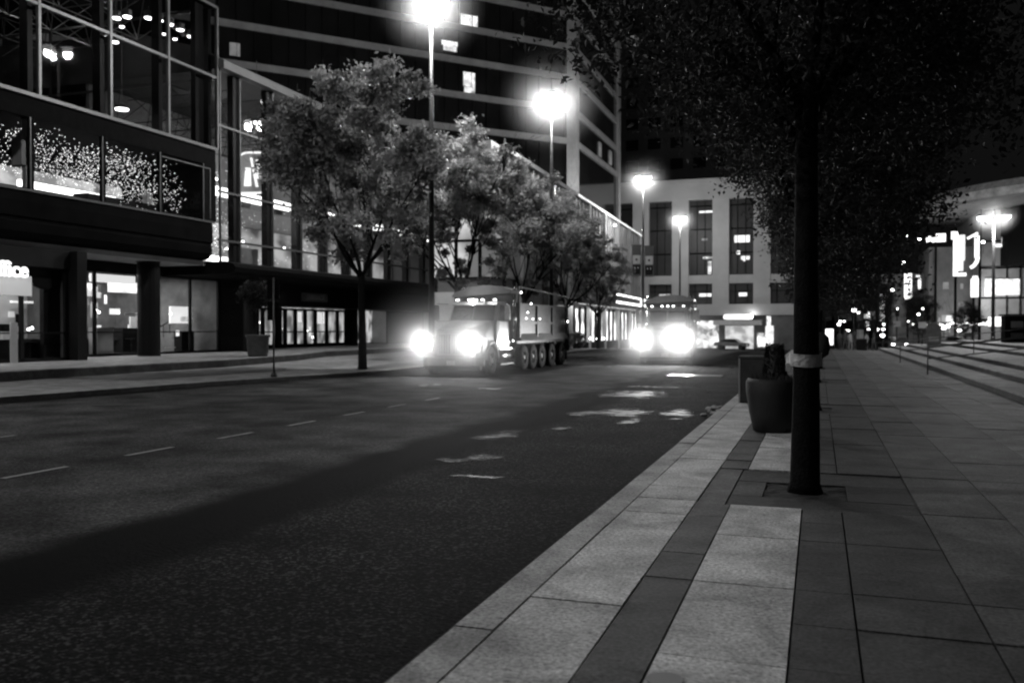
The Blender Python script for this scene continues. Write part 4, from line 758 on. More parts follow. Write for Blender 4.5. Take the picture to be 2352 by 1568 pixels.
# distant small lights, each a lamp on a short post
rnd = random.Random(11); n_ = 0
base = None
DL = [(1961, 712, 1.2), (1972, 718, .9), (1930, 738, .8), (1939, 738, .8), (1927, 745, 1), (2050, 666, 1.2), (2133, 660, 1.6), (2030, 745, .9), (2015, 757, 1.2), (2028, 756, 1.4), (2027, 771, 1.3), (1942, 758, .8), (1949, 759, .8), (2058, 741, .7), (2086, 738, .6), (2098, 745, .9), (2168, 754, 1.2), (2178, 750, .9), (2195, 757, 1.3), (2204, 759, 1.1), (2258, 556, 1.1), (2112, 549, 1.0), (2085, 543, .7), (2069, 607, .9), (2076, 602, .7), (2110, 722, .8), (2055, 777, .9), (2303, 757, 1), (1995, 756, .8)]
for i, (u, v, s) in enumerate(DL):
    yy = 95+(i*13) % 40; p_ = PY(u, v, yy); h_ = p_.z-zg(yy)
    if h_ < .4: continue
    if base is None:
        q = thing('small_lamp', '', 'lamp', (0, 0, 0)); base = q
        MB().lathe([(.05, -.12), (.16, -.05), (.17, .06), (.05, .14)], 10).build('globe', M['bulb'], q, True); MB().tube([(0, 0, -.12), (0, 0, -1.2)], .03, 6).build('post', M['pole'], q)
        c = q
    else: c = copy_tree(base)
    c.location = (p_.x, yy, p_.z); c.scale = (s, s, s)
    tag(c, 'tiny bright lamp among the distant street lights at the right', 'lamp', 'distant lamps beyond the pavement')
    for ch in c.children:
        if ch.name.startswith('post'): ch.scale = (1, 1, max(.2, (h_/s-.12)/1.08)) if h_ < 9 else (1, 1, 1)
# festoon light string
t = thing('light_string', 'string of small bright bulbs stretched before the arena building', 'light string', (16, 112, 2.2)); q = MB(); q2 = MB(); rnd = random.Random(2)
for k in range(46):
    u = 2120+k*3.3; v = 748-k*.14+rnd.uniform(-3, 3); p_ = PY(u, v, 112)-t.location; q.lathe([(.04, -.05), (.09, 0), (.03, .07)], 6, p_)
a_ = [PY(2118+k*15, 745-k*.6, 112)-t.location for k in range(11)]
for p0, p1 in zip(a_, a_[1:]): q2.bar(p0, p1, .03)
q.build('bulb', M['marker'], t); q2.build('cable', M['black'], t)

# dark kiosk at right edge, on the steps
kk = PY(2334, 790, 60); t = thing('kiosk', 'dark boxy kiosk on the steps at the right edge', 'kiosk', (11.3, 60, .75))
MB().box(-.75, 1.2, 0, 1.4, 0, 1.55).build('cabinet', M['dark_metal'], t, bevel=.04); MB().box(-.85, 1.3, -.1, 1.5, 1.55, 1.68).build('top', M['alu'], t)
MB().box(-.45, .2, -.04, 0, .2, .55).build('panel', M['alu'], t); MB().box(-.45, .2, -.04, 0, .85, 1.25).build('panel', M['concrete_d'], t)
# round topped standing board
p_ = PY(2145, 789, 62); t = thing('standing_board', 'pale round topped standing board beyond the hand rail', 'board', (p_.x, 62, .45)); h_ = 1.75
q = MB(); q.prism([(-.42, 0), (.42, 0), (.42, 1.1)]+[(.42*math.cos(a), 1.1+.42*math.sin(a)) for a in [PI*k/10 for k in range(1, 10)]]+[(-.42, 1.1)], 0, .08, 'y'); q.build('board', M['clothl'], t); MB().box(-.3, .3, -.01, 0, .3, .6).build('notice', M['white'], t)

# hand rails on the steps
def rail(y0, label, n=3, x0=3.55, x1=9.6):
    t = thing('hand_rail', label, 'hand rail', (x0, y0, 0), 0, 'hand rails on the steps')
    zt = lambda x: (0 if x < 4.15 else .15 if x < 5.1 else .3 if x < 5.95 else .45 if x < 7.9 else .6 if x < 9.2 else .75)
    for k in range(n):
        x = x0+(x1-x0)*k/(n-1); MB().tube([(x-x0, 0, zt(x)), (x-x0, 0, zt(x)+.95)], .022, 8).build('post', M['alu'], t, True)
    for dz in (.95, .55): MB().tube([(0, 0, zt(x0)+dz), (x1-x0, 0, zt(x1)+dz)], .02, 8).build('rail', M['alu'], t, True)
rail(33.6, 'thin metal hand rail on the steps, the nearest one', 3)
rail(44.5, 'thin metal hand rail on the steps, the middle one', 3)
rail(66, 'thin metal hand rail on the steps, the farthest one', 3)

# ================================================================== TREES
def grow(seed, trunk_h, crown_c, crown_r, r0, nlimb=7, leaves=14000, leaf=.09, squash=1., clumps=90, minz=None, lean=0., mslope=0., tight=.52):
    mz = lambda p: minz+mslope*max(0, -p.x-.4)
    """returns (wood MB, crown MB): a tapered trunk with limbs and leaves set in uneven clumps"""
    rnd = random.Random(seed); wd = MB(); cr = MB(); ends = []
    base = Vector((0, 0, -.02)); top = Vector((lean, rnd.uniform(-.1, .1), trunk_h))
    wd.tube([base, base+Vector((0, 0, .12)), base+(top-base)*.3+Vector((rnd.uniform(-.02, .02), 0, 0)), base+(top-base)*.65, top], [r0*1.45, r0*1.15, r0, r0*.9, r0*.82], 14)
    cc = Vector(crown_c); rr = Vector(crown_r)
    def inside(p): q_ = p-cc; return (q_.x/rr.x)**2+(q_.y/rr.y)**2+(q_.z/rr.z)**2
    def limb(p, d, L, r, depth):
        pts = [p]; rad = [r]; q_ = p.copy(); dd = d.normalized(); n = 5
        for i in range(n):
            dd = (dd+Vector((rnd.uniform(-.2, .2), rnd.uniform(-.2, .2), rnd.uniform(-.03, .17)))).normalized(); q_ = q_+dd*(L/n); pts.append(q_.copy()); rad.append(r*(1-.72*(i+1)/n))
        wd.tube(pts, rad, 7 if depth < 2 else 5); ends.append(q_.copy())
        if depth < 3:
            for k in range(3 if depth == 0 else 2):
                i = rnd.randint(2, n); a = rnd.uniform(0, 2*PI); nd = (dd+Vector((math.cos(a), math.sin(a), rnd.uniform(-.1, .5)))*.8).normalized(); limb(pts[i], nd, L*rnd.uniform(.5, .75), rad[i]*.75+.004, depth+1)
    for k in range(nlimb):
        a = 2*PI*k/nlimb+rnd.uniform(-.4, .4); s = rnd.uniform(.9, 1.0); st = base+(top-base)*(s if k > 1 else 1)
        up = rnd.uniform(.9, 2.2); limb(st, Vector((math.cos(a), math.sin(a), up)), rr.z*rnd.uniform(.8, 1.25), r0*rnd.uniform(.35, .55), 0)
    # clumps
    cl = []
    for e in ends:
        if inside(e) < 1.25: cl.append((e, rnd.uniform(.4, .8)))
    while len(cl) < clumps:
        v_ = Vector((rnd.gauss(0, 1), rnd.gauss(0, 1), rnd.gauss(0, 1))).normalized()*rnd.uniform(.35, 1.0)**.6*rnd.uniform(.85, 1.06); p = cc+Vector((v_.x*rr.x, v_.y*rr.y, v_.z*rr.z))
        if minz and p.z < mz(p): continue
        cl.append((p, rnd.uniform(.28, .7)))
    per = leaves/len(cl)
    for (p, s) in cl:
        s *= rr.x/2.6; tone = rnd.uniform(.15, .85)
        for _ in range(int(per*(.5+s))):
            o_ = Vector((rnd.gauss(0, 1), rnd.gauss(0, 1), rnd.gauss(0, .7))); o_ = p+o_*s*tight
            if minz and o_.z < mz(o_)-.15: continue
            nrm = Vector((rnd.gauss(0, 1), rnd.gauss(0, 1), rnd.gauss(.4, 1))).normalized(); tx = nrm.orthogonal().normalized(); a = rnd.uniform(0, 2*PI); ty = nrm.cross(tx)
            ax = tx*math.cos(a)+ty*math.sin(a); ay = nrm.cross(ax); l_ = leaf*rnd.uniform(.7, 1.35); w_ = l_*.5
            cr.t = min(1, max(.02, tone+rnd.uniform(-.2, .2)))
            cr.add([o_-ax*l_*.5, o_+ay*w_*.5+nrm*l_*.08, o_+ax*l_*.5, o_-ay*w_*.5+nrm*l_*.08], [(0, 1, 2, 3)])
    return wd, cr
def place_tree(name, label, loc, g_, group=None, rz=0, lf='leaf'):
    t = thing(name, label, 'tree', loc, rz, group); g_[0].build('trunk', M['bark'], t, True); g_[1].build('crown', M[lf], t); return t
gA = grow(1, 3.6, (-.15, 0, 7.6), (3.4, 3.3, 4.1), .15, 7, 30000, .19, clumps=190, minz=3.2, tight=.29)
gB = grow(2, 3.4, (0, 0, 7.3), (3.3, 3.3, 4.3), .15, 8, 23000, .2, clumps=150, minz=3.5, tight=.30)
gD = grow(6, 3.2, (0, 0, 6.9), (2.9, 2.9, 3.9), .14, 8, 21000, .17, clumps=150, minz=3.4, tight=.33)
rowg = 'street trees along the far kerb'
place_tree('street_tree', 'lit street tree standing left of the first dump truck', (-16.7, 30.8, 0), gA, rowg)
tb = place_tree('street_tree', 'street tree right behind the first dump truck cab', (-17.0, 41.8, 0), gB, rowg)
c = copy_tree(tb); c.location = (-17.0, 52.0, 0); c.rotation_euler = (0, 0, 2.1); c.scale = (1, 1, .98); tag(c, 'third street tree of the far row, above the dump body')
td = place_tree('street_tree', 'fourth street tree of the far row, before the lit shop canopy', (-17.0, 61.6, 0), gD, rowg, 1.)
c = copy_tree(td); c.location = (-17.2, 72, zg(72)); c.rotation_euler = (0, 0, 3.3); c.scale = (.9, .9, .85); tag(c, 'smallest and farthest street tree of the far row')
gN = grow(21, 3.7, (0, .6, 5.9), (2.8, 3.3, 3.0), .125, 8, 90000, .075, clumps=420, minz=3.0, mslope=.65)
nearg = 'trees along the near pavement'
near = place_tree('pavement_tree', 'big dark tree with a pale tape band round its trunk', (-.12, 9.3, -.03), gN, nearg, 0, 'leafn')
g2 = grow(22, 3.5, (.55, 0, 5.6), (2.35, 2.6, 3.4), .14, 7, 46000, .095, clumps=300, minz=2.35, mslope=.5)
n2 = place_tree('pavement_tree', 'second dark tree on the pavement, mostly hidden by the taped trunk', (-.12, 18.7, -.03), g2, nearg, 0, 'leafn')
c = copy_tree(n2); c.location = (-.1, 28.2, -.03); c.rotation_euler = (0, 0, .4); tag(c, 'third dark tree on the pavement, its crown right of the taped trunk')
c2 = copy_tree(n2); c2.location = (0, 37.6, -.03); c2.rotation_euler = (0, 0, -.5); tag(c2, 'farthest dark tree on the pavement, crown low at right')
for yy, xx, rr, lb in ((56.5, .1, 1.1, 'fifth'), (66, .3, -.9, 'sixth and last')):
    c3 = copy_tree(n2); c3.location = (xx, yy, -.03); c3.rotation_euler = (0, 0, rr); tag(c3, '%s pavement tree counted from the viewer, far down the row' % lb)
for yy, xx, sc_, lb in ((96, 5.5, .8, 'low dark tree among the distant lamps, nearest the lit poster panel'), (108, 10.5, .75, 'low dark tree among the distant lamps, left of the tall lit panel'), (100, 14.0, .55, 'small dark tree before the arena building beside the blade sign')):
    c3 = copy_tree(n2); c3.location = (xx, yy, zg(yy)); c3.scale = (sc_, sc_, sc_); c3.rotation_euler = (0, 0, yy); tag(c3, lb, 'tree', 'distant dark trees')
# tape on the trunk
t = thing('tape_band', 'pale wrinkled tape wrapped round the near tree trunk', 'tape', (-.12, 9.3, 1.22)); rnd = random.Random(8); q = MB(); vs = []; n = 28; zz = [0, .03, .05, .08, .10, .125]
for j, z in enumerate(zz):
    for k in range(n): a = 2*PI*k/n; r_ = .150+rnd.uniform(0, .006)+.003*math.sin(3*a+j*1.3); vs.append((r_*math.cos(a), r_*math.sin(a), z+.006*math.sin(a*2+1)))
q.add(vs, [(j*n+k, j*n+(k+1) % n, (j+1)*n+(k+1) % n, (j+1)*n+k) for j in range(len(zz)-1) for k in range(n)]); q.build('wrap', M['tape'], t)
MB().box(-.19, -.13, -.03, -.01, -.05, .03).build('loose_end', M['tape'], t)
# bag hung on the second trunk
t = thing('wrapped_bag', 'dark bulging bag tied to the second pavement tree trunk', 'bag', (.02, 18.55, 1.0)); MB().lathe([(.06, 0), (.17, .08), (.2, .25), (.17, .42), (.06, .52)], 14).build('bag', M['cloth'], t, True); MB().lathe([(.19, .22), (.2, .26)], 14, (-.1, .12, 0)).build('strap', M['black'], t)

# ================================================================== PLANTERS, BINS, POLES
def planter(name, label, loc, s, profile, plant, group):
    t = thing(name, label, 'planter', loc, 0, group); MB().lathe([(r_*s, z*s) for r_, z in profile], 28).build('pot', M['pot'], t, True)
    if plant == 'low':
        q = MB(); rnd = random.Random(4)
        for k in range(420):
            a = rnd.uniform(0, 2*PI); r_ = .36*s*math.sqrt(rnd.random()); x, y_ = r_*math.cos(a), r_*math.sin(a); h_ = rnd.uniform(.05, .14); d = rnd.uniform(0, 6.28)
            q.add([(x-.012, y_, .78*s), (x+.012, y_, .78*s), (x+.05*math.cos(d), y_+.05*math.sin(d), .78*s+h_)], [(0, 1, 2)])
        q.build('foliage', M['needle'], t)
        q = MB(); prof = [(.145, .78), (.165, .9), (.15, 1.1), (.125, 1.25), (.1, 1.33), (.03, 1.36)]; n = 26; vs = []
        for r_, z in prof:
            for k in range(n): a = 2*PI*k/n; rr_ = r_*(1+rnd.uniform(-.06, .06)); vs.append((rr_*math.cos(a)+.02, rr_*math.sin(a), z))
        q.add(vs, [(j*n+k, j*n+(k+1) % n, (j+1)*n+(k+1) % n, (j+1)*n+k) for j in range(len(prof)-1) for k in range(n)])
        for k in range(1500):
            z = rnd.uniform(.8, 1.35); r_ = .165-(z-.9)*.12; a = rnd.uniform(0, 2*PI); p0 = Vector((r_*math.cos(a)+.02, r_*math.sin(a), z)); d = Vector((math.cos(a), math.sin(a), .8))*.03
            q.add([p0+Vector((0, 0, -.01)), p0+Vector((0, 0, .012)), p0+d], [(0, 1, 2)])
        q.build('shrub', M['needle'], t)
    return t
planter('street_planter', 'big tapering round planter left of the taped tree trunk', (-.66, 14.35, 0), 1., [(.26, 0), (.30, .02), (.36, .3), (.405, .6), (.41, .76), (.38, .82), (.34, .82), (.33, .76)], 'low', 'planters on the near pavement')
t = thing('litter_bin', 'square pale edged litter bin at the kerb behind the planter', 'bin', (-1.33, 19.9, 0))
MB().box(-.27, .27, -.27, .27, 0, .95).build('body', mat('bin_panel', .03, .6, 0, .4, 4), t, bevel=.02); MB().box(-.29, .29, -.29, .29, .95, 1.0).build('lid', M['alu'], t, bevel=.01); MB().box(-.285, -.25, -.285, -.25, 0, .95).build('corner_post', M['soffit'], t)
# rubble by the kerb
q = MB(); rnd = random.Random(3)
for k in range(26):
    x, y_ = -2.05+rnd.uniform(-.2, .2), 19.0+rnd.uniform(-1.2, 1.0); r_ = rnd.uniform(.03, .09); q.lathe([(r_*.7, -.0), (r_, r_*.3), (r_*.5, r_*.6)], 6, (x, y_, -.13))
o = q.build('rubble', M['concrete']); tag(o, 'small heap of pale rubble in the gutter before the litter bin', 'rubble', kind='stuff')
# sign pole at far kerb
t = thing('parking_sign_pole', 'thin sign pole with edge-on plates on the far pavement', 'sign pole', (-16.9, 25.15, 0)); MB().lathe([(.11, 0), (.1, .1), (.04, .16)], 12).build('foot', M['pole'], t, True); MB().tube([(0, 0, .1), (0, 0, 3.25)], .032, 8).build('pole', M['alu'], t, True)
for z0, z1 in ((2.55, 3.2), (1.85, 2.45)): MB().box(-.045, -.03, -.2, .2, z0, z1).build('sign_plate', M['dark_metal'], t)
t.rotation_euler = (0, 0, R(-33))
# tree in big pot on the forecourt
t = thing('potted_tree', 'round planter with a small spreading tree before the shop doors', 'planter', (-23.9, 35.3, .3)); t.location = (-24.3, 34.9, .3)
MB().lathe([(.42, 0), (.46, .1), (.5, .85), (.56, .9), (.56, 1.0), (.46, 1.0), (.45, .9)], 24).build('pot', mat('planter_stone', .06, .8, 0, .3, 5), t, True); gp = grow(9, 1.9, (0, 0, 2.95), (1.55, 1.5, .75), .05, 6, 3600, .13, clumps=40)
for m_ in gp:
    m_.v = [(a, c, e+.0) for a, c, e in m_.v]
gp[0].v = [(a, c, e+.5) for a, c, e in gp[0].v]; gp[0].build('trunk', M['bark'], t, True); gp[1].build('crown', M['leafn'], t)
def shrub(loc, s, label, group):
    t = thing('clipped_shrub', label, 'shrub', loc, 0, group); rnd = random.Random(int(s*100)); q = MB()
    for k in range(1600):
        v_ = Vector((rnd.gauss(0, 1), rnd.gauss(0, 1), rnd.gauss(0, 1))).normalized()*rnd.uniform(.75, 1.03); p = Vector((v_.x*s, v_.y*s, s*.95+v_.z*s)); d = v_.orthogonal().normalized()*.06; e = v_.cross(d)
        q.t = rnd.random(); q.add([p-d, p+e, p+d, p-e], [(0, 1, 2, 3)])
    q.build('foliage', M['leaf'], t); MB().lathe([(s*.5, 0), (s*.55, .35), (s*.5, .4)], 14).build('pot', M['pot'], t)
shrub((-18.4, 66, 0), .75, 'round clipped shrub before the lit shop, nearer one', 'clipped shrubs by the lit shop'); shrub((-18.3, 69.5, -.02), .7, 'round clipped shrub before the lit shop, farther one', 'clipped shrubs by the lit shop')

# ================================================================== DUMP TRUCKS
def wheel(t, x, y, side, bright=True):
    w_ = MB(); r_ = .52; n = 24; prof = [(.27, -.14), (.48, -.15), (.52, -.1), (.52, .1), (.48, .15), (.27, .14)]; vs = []
    for rr_, xx in prof:
        for k in range(n): a = 2*PI*k/n; vs.append((x+xx, y+rr_*math.cos(a), .52+rr_*math.sin(a)))
    w_.add(vs, [(j*n+k, j*n+(k+1) % n, ((j+1) % len(prof))*n+(k+1) % n, ((j+1) % len(prof))*n+k) for j in range(len(prof)-1) for k in range(n)])
    W_ = w_.build('wheel', M['rubber'], t, True)
    rm = MB(); vs = []; prof = [(.29, .13), (.27, .09), (.2, .03), (.12, .05), (.10, .13), (.0, .14)]
    for rr_, xx in prof:
        for k in range(n): a = 2*PI*k/n; vs.append((x+side*xx, y+rr_*math.cos(a), .52+rr_*math.sin(a)))
    rm.add(vs, [(j*n+k, j*n+(k+1) % n, (j+1)*n+(k+1) % n, (j+1)*n+k) for j in range(len(prof)-1) for k in range(n)]); rm.build('rim', mat('rim', .55 if bright else .3, .4, .7, .3, 20) if False else M['rimb' if bright else 'rimd'], W_, True)
    h_ = MB()
    for k in range(10): a = 2*PI*k/10; c_ = (x+side*.06, y+.235*math.cos(a), .52+.235*math.sin(a)); h_.bar(c_, (c_[0]+side*.035, c_[1], c_[2]), .06)
    h_.build('hand_hole', M['black'], W_)
M['rimb'] = mat('bright_rim', .85, .45, .2, .2, 20); M['rimd'] = mat('dull_rim', .4, .6, .3, .3, 20)
def make_truck(loc, rz, label, power, full=True, beam=8):
    """local frame: front looks toward -Y, x across"""
    t = thing('dump_truck', label, 'truck', loc, rz, 'dump trucks driving toward the viewer'); P = lambda n_, m_, fn, par=None, **k: (lambda q: (fn(q), q.build(n_, m_, par or t, **k))[1])(MB())
    P('chassis', M['black'], lambda q: (q.box(-.45, .45, .3, 11.2, .55, .85), [q.bar((-1.0, y_, .52), (1.0, y_, .52), .14) for y_ in (1.05, 4.9, 6.1, 7.35, 8.9, 10.6)]))
    # hood: tapered and sloping
    hood = P('hood', M['truckp'], lambda q: q.add([(-.78, .12, .62), (.78, .12, .62), (.98, 2.1, .62), (-.98, 2.1, .62), (-.62, .15, 1.68), (.62, .15, 1.68), (.9, 2.1, 2.02), (-.9, 2.1, 2.02)], [(0, 3, 2, 1), (4, 5, 6, 7), (0, 1, 5, 4), (1, 2, 6, 5), (2, 3, 7, 6), (3, 0, 4, 7)]), bevel=.07)
    P('hood_ornament', M['chrome'], lambda q: (q.box(-.38, .38, .3, .36, 1.74, 1.78), q.box(-.05, .05, .2, .5, 1.72, 1.80)), hood)
    P('grille', M['chrome'], lambda q: (q.box(-.56, .56, .04, .1, .72, .8), q.box(-.56, .56, .04, .1, 1.5, 1.62), q.box(-.56, -.48, .04, .1, .8, 1.5), q.box(.48, .56, .04, .1, .8, 1.5), q.box(-.035, .035, .03, .1, .8, 1.5), [q.box(-.44+k*.098, -.41+k*.098, .06, .1, .8, 1.5) for k in range(10)]))
    P('grille_core', M['black'], lambda q: q.box(-.5, .5, .101, .12, .8, 1.5))
    P('badge_bar', M['steel'], lambda q: [q.box(x_, x_+.07, .02, .05, 1.54, 1.59) for x_ in (-.5, -.4, -.3, -.2, .12, .22, .32, .42)])
    P('bumper', mat('bumper', .3, .45, .5, .2, 3), lambda q: q.prism([(-1.2, .22), (-.95, 0), (.95, 0), (1.2, .22), (1.2, .34), (-1.2, .34)], .34, .68, 'z'), bevel=.03)
    P('bumper_valance', M['black'], lambda q: q.box(-1.1, 1.1, .1, .3, .2, .34))
    P('number_plate', M['white'], lambda q: q.box(-.16, .16, -.03, -.005, .38, .54))
    for s in (-1, 1):
        f_ = MB(); n = 14; ri, ro = .6, .72; vs = []
        for k in range(n+1):
            a = PI*(.02+.96*k/n)
            for x_ in (s*.82, s*1.24):
                vs.append((x_, 1.05-ro*math.cos(a), .52+ro*math.sin(a)*1.05)); vs.append((x_, 1.05-ri*math.cos(a), .52+ri*math.sin(a)))
        f_.add(vs, [(4*k+a_, 4*k+b_, 4*k+4+b_, 4*k+4+a_) for k in range(n) for a_, b_ in ((0, 2), (2, 3), (3, 1), (1, 0))]); f_.build('fender', M['truckp'], t, True)
        P('headlamp_pod', M['truckp'], lambda q: q.prism([(s*.72, .05), (s*1.18, .12), (s*1.22, .6), (s*.72, .7)], .8, 1.42, 'z'), bevel=.06)
        hl = P('headlight', M['chrome'], lambda q: q.box(s*.76, s*1.14, .03, .09, 1.04, 1.34), bevel=.02); P('lens', M['headl'], lambda q: q.box(s*.79, s*1.11, .0, .03, 1.08, 1.30), hl)
        point(t, (s*.95, -.22, 1.2), power, .12, 'headlight_beam', R(125), (R(-90), 0, R(beam)), 1.0)
        P('cab_step', M['steel'], lambda q: (q.box(s*.95, s*1.22, 1.9, 3.3, .9, .97), q.box(s*.95, s*1.22, 2.0, 3.5, .32, .38)))
        tank = MB(); n = 18; vs = []
        for yy in (1.95, 2.0, 3.2, 3.25):
            rr_ = .27 if yy in (2.0, 3.2) else .22
            for k in range(n): a = 2*PI*k/n; vs.append((s*.93+rr_*math.cos(a), yy, .64+rr_*math.sin(a)))
        tank.add(vs, [(j*n+k, j*n+(k+1) % n, (j+1)*n+(k+1) % n, (j+1)*n+k) for j in range(3) for k in range(n)]+[tuple(range(n)), tuple(range(3*n, 4*n))]); tank.build('fuel_tank', M['steel'], t, True)
        P('mirror', M['steel'], lambda q: (q.box(s*1.36, s*1.56, 2.02, 2.1, 2.02, 2.62), q.bar((s*1.02, 2.2, 2.65), (s*1.46, 2.06, 2.66), .035), q.bar((s*1.02, 2.2, 2.0), (s*1.46, 2.06, 1.98), .035)), bevel=.015)
        P('exhaust_stack', M['chrome'], lambda q: (q.tube([(s*1.1, 3.85, .9), (s*1.1, 3.85, 3.15), (s*1.1, 4.0, 3.35)], .075, 12), q.tube([(s*1.1, 3.85, 1.7), (s*1.1, 3.85, 2.6)], .11, 12)), smooth=True)
        wheel(t, s*1.08, 1.05, s, False if False else True)
        for i, y_ in enumerate((4.9, 6.1, 7.35, 8.9, 10.6)): wheel(t, s*1.08, y_, s, i < 3)
        P('mud_flap', M['rubber'], lambda q: q.box(s*.82, s*1.24, 11.3, 11.33, .25, 1.0))
    cab = P('cab', M['truckp'], lambda q: q.add([(-1.02, 2.1, .8), (1.02, 2.1, .8), (1.02, 3.6, .8), (-1.02, 3.6, .8), (-1.0, 2.12, 1.98), (1.0, 2.12, 1.98), (1.0, 3.6, 1.98), (-1.0, 3.6, 1.98), (-.9, 2.5, 2.72), (.9, 2.5, 2.72), (.92, 3.6, 2.8), (-.92, 3.6, 2.8)],
        [(0, 3, 2, 1), (0, 1, 5, 4), (1, 2, 6, 5), (2, 3, 7, 6), (3, 0, 4, 7), (4, 5, 9, 8), (5, 6, 10, 9), (6, 7, 11, 10), (7, 4, 8, 11), (8, 9, 10, 11)]), bevel=.05)
    P('windscreen', M['windsh'], lambda q: (q.add([(-.88, 2.13, 2.03), (-.03, 2.11, 2.03), (-.03, 2.46, 2.68), (-.82, 2.46, 2.68)], [(0, 1, 2, 3)]), q.add([(.88, 2.13, 2.03), (.03, 2.11, 2.03), (.03, 2.46, 2.68), (.82, 2.46, 2.68)], [(3, 2, 1, 0)])), cab)
    for s in (-1, 1):
        d_ = P('door', M['truckp'], lambda q: q.add([(s*1.035, 2.3, .95), (s*1.035, 3.3, .95), (s*1.02, 3.3, 1.98), (s*1.02, 2.3, 1.98)], [(0, 1, 2, 3)]), cab)
        P('side_window', M['windsh'], lambda q: q.add([(s*1.015, 2.32, 2.02), (s*1.015, 3.25, 2.02), (s*.945, 3.25, 2.62), (s*.95, 2.62, 2.62)], [(0, 1, 2, 3)]), cab)
    P('wiper', M['black'], lambda q: (q.bar((-.5, 2.1, 2.04), (-.1, 2.2, 2.3), .02), q.bar((.1, 2.1, 2.04), (.5, 2.2, 2.3), .02)), cab)
    P('sun_visor', M['truckp'], lambda q: q.prism([(2.3, 2.62), (2.45, 2.74), (2.55, 2.74), (2.42, 2.6)], -.92, .92, 'x'))
    for x_ in (-.78, -.28, 0, .28, .78): P('roof_lamp', M['marker'], lambda q: q.box(x_-.05, x_+.05, 2.5, 2.58, 2.79, 2.85))
    P('roof_light_bar', M['strip'] if full else M['marker'], lambda q: (q.box(-.24, .06, 2.46, 2.5, 2.76, 2.85) if full else q.box(.9, .96, 2.4, 2.46, 1.9, 1.96)))
    P('air_horn', M['chrome'], lambda q: q.tube([(.4, 2.4, 2.88), (.4, 3.0, 2.88)], [.06, .02], 8))
    # dump body
    bz0, bz1 = 1.35, 2.25
    P('dump_body', M['body'], lambda q: (q.box(1.12, 1.2, 4.15, 11.3, bz0, bz1+.42), q.box(-1.2, -1.12, 4.15, 11.3, bz0, bz1+.42), q.box(-1.12, 1.12, 4.15, 4.25, bz0-.1, 3.17), q.box(-1.12, 1.12, 11.2, 11.3, bz0-.1, bz1+.1), q.box(-1.12, 1.12, 4.2, 11.3, 1.1, 1.25)))
    P('body_rib', M['body'], lambda q: [q.box(s*1.2, s*1.27, y_, y_+.12, bz0, bz1+.4) for s in (-1, 1) for y_ in (4.15, 6.5, 8.8, 11.2)]+[q.box(s*1.2, s*1.26, 4.15, 11.3, bz1-.35, bz1-.25) for s in (-1, 1)])
    P('body_ledge', M['concrete'], lambda q: [q.prism([(s*1.08, 1.2), (s*1.3, 1.22), (s*1.3, 1.3), (s*1.2, 1.5), (s*1.08, 1.5)], 4.2, 11.3, 'y') for s in (-1, 1)])
    P('top_rail', M['alu'], lambda q: ([q.box(s*1.1, s*1.28, 4.1, 11.3, bz1+.42, bz1+.48) for s in (-1, 1)], [q.tube([(s*1.2, 4.2, 3.38), (s*1.2, 11.3, 3.2)], .035, 6) for s in (-1, 1)], [q.bar((s*1.2, 11.25, bz1), (s*1.2, 11.25, 3.2), .07) for s in (-1, 1)], [q.bar((s*1.2, 4.2, bz1), (s*1.2, 4.2, 3.38), .07) for s in (-1, 1)]))
    P('cab_shield', M['tarp'], lambda q: q.prism([(-1.25, 3.02), (-1.1, 3.15), (-.5, 3.36), (.1, 3.42), (.7, 3.38), (1.25, 3.22), (1.25, 3.1), (-1.25, 2.95)], 3.1, 4.3, 'y'))
    P('side_marker', M['marker'], lambda q: [q.box(1.27, 1.31, y_, y_+.07, z, z+.07) for y_, z in ((4.2, 3.12), (11.25, 2.0), (5.5, 2.7))]+[q.box(1.2, 1.24, y_, y_+.05, z, z+.05) for y_, z in ((5.3, 2.35), (6.6, 2.3), (5.1, 2.1), (6.0, 2.08), (7, 2.1), (2.5, 1.15), (2.9, 1.15), (3.4, 1.2))])
    return t
T1 = make_truck((-12.62, 29.9, -.13), R(0), 'dump truck with a long row of wheels visible, nearest the left kerb', 560)
T2 = make_truck((-6.9, 42.4, -.13), R(6), 'dump truck facing the viewer, its front washed out by glare', 850, False, -12)
q = MB(); q.lathe([(.07, 0), (.1, .05), (.06, .12)], 12, (.42, -.1, 1.22)); q.build('fog_lamp', M['headl'], T2, True); point(T2, (.42, -.25, 1.28), 700, .1, 'fog_beam', R(120), (R(-90), 0, R(8)), 1.0)
MB().box(-1.05, -1.0, 2.3, 2.35, 2.5, 2.56).build('marker_lamp', M['marker'], T2); MB().box(-1.05, -1.0, 2.3, 2.35, 1.9, 1.96).build('marker_lamp', M['marker'], T2)
point(T1, (-.1, 2.35, 2.82), 25, .05, 'roof_bar_light')

# ================================================================== CARS in the distance
def car(loc, rz, label, light):
    t = thing('parked_car', label, 'car', loc, rz, 'cars in the distance'); pf = [(-2.1, .45), (-2.15, .75), (-1.95, .88), (-1.2, .95), (-.55, 1.4), (.75, 1.42), (1.5, 1.0), (2.1, .92), (2.15, .5)]
    MB().prism(pf, -.85, .85, 'x').build('body', M['truckp'], t, bevel=.06); MB().prism([(-1.1, .97), (-.52, 1.35), (.72, 1.37), (1.4, 1.01)], -.87, .87, 'x').build('window', M['windsh'], t)
    for s in (-1, 1):
        for y_ in (-1.35, 1.35):
            q = MB(); q.lathe([(.2, -.1), (.32, -.1), (.32, .1), (.2, .1)], 16); o = q.build('wheel', M['rubber'], t, loc=(s*.78, y_, .32)); o.rotation_euler = (0, PI/2, 0)
        MB().box(s*.5, s*.8, -2.18, -2.12, .6, .74).build('headlight', M['headl'] if light else M['steel'], t)
    return t
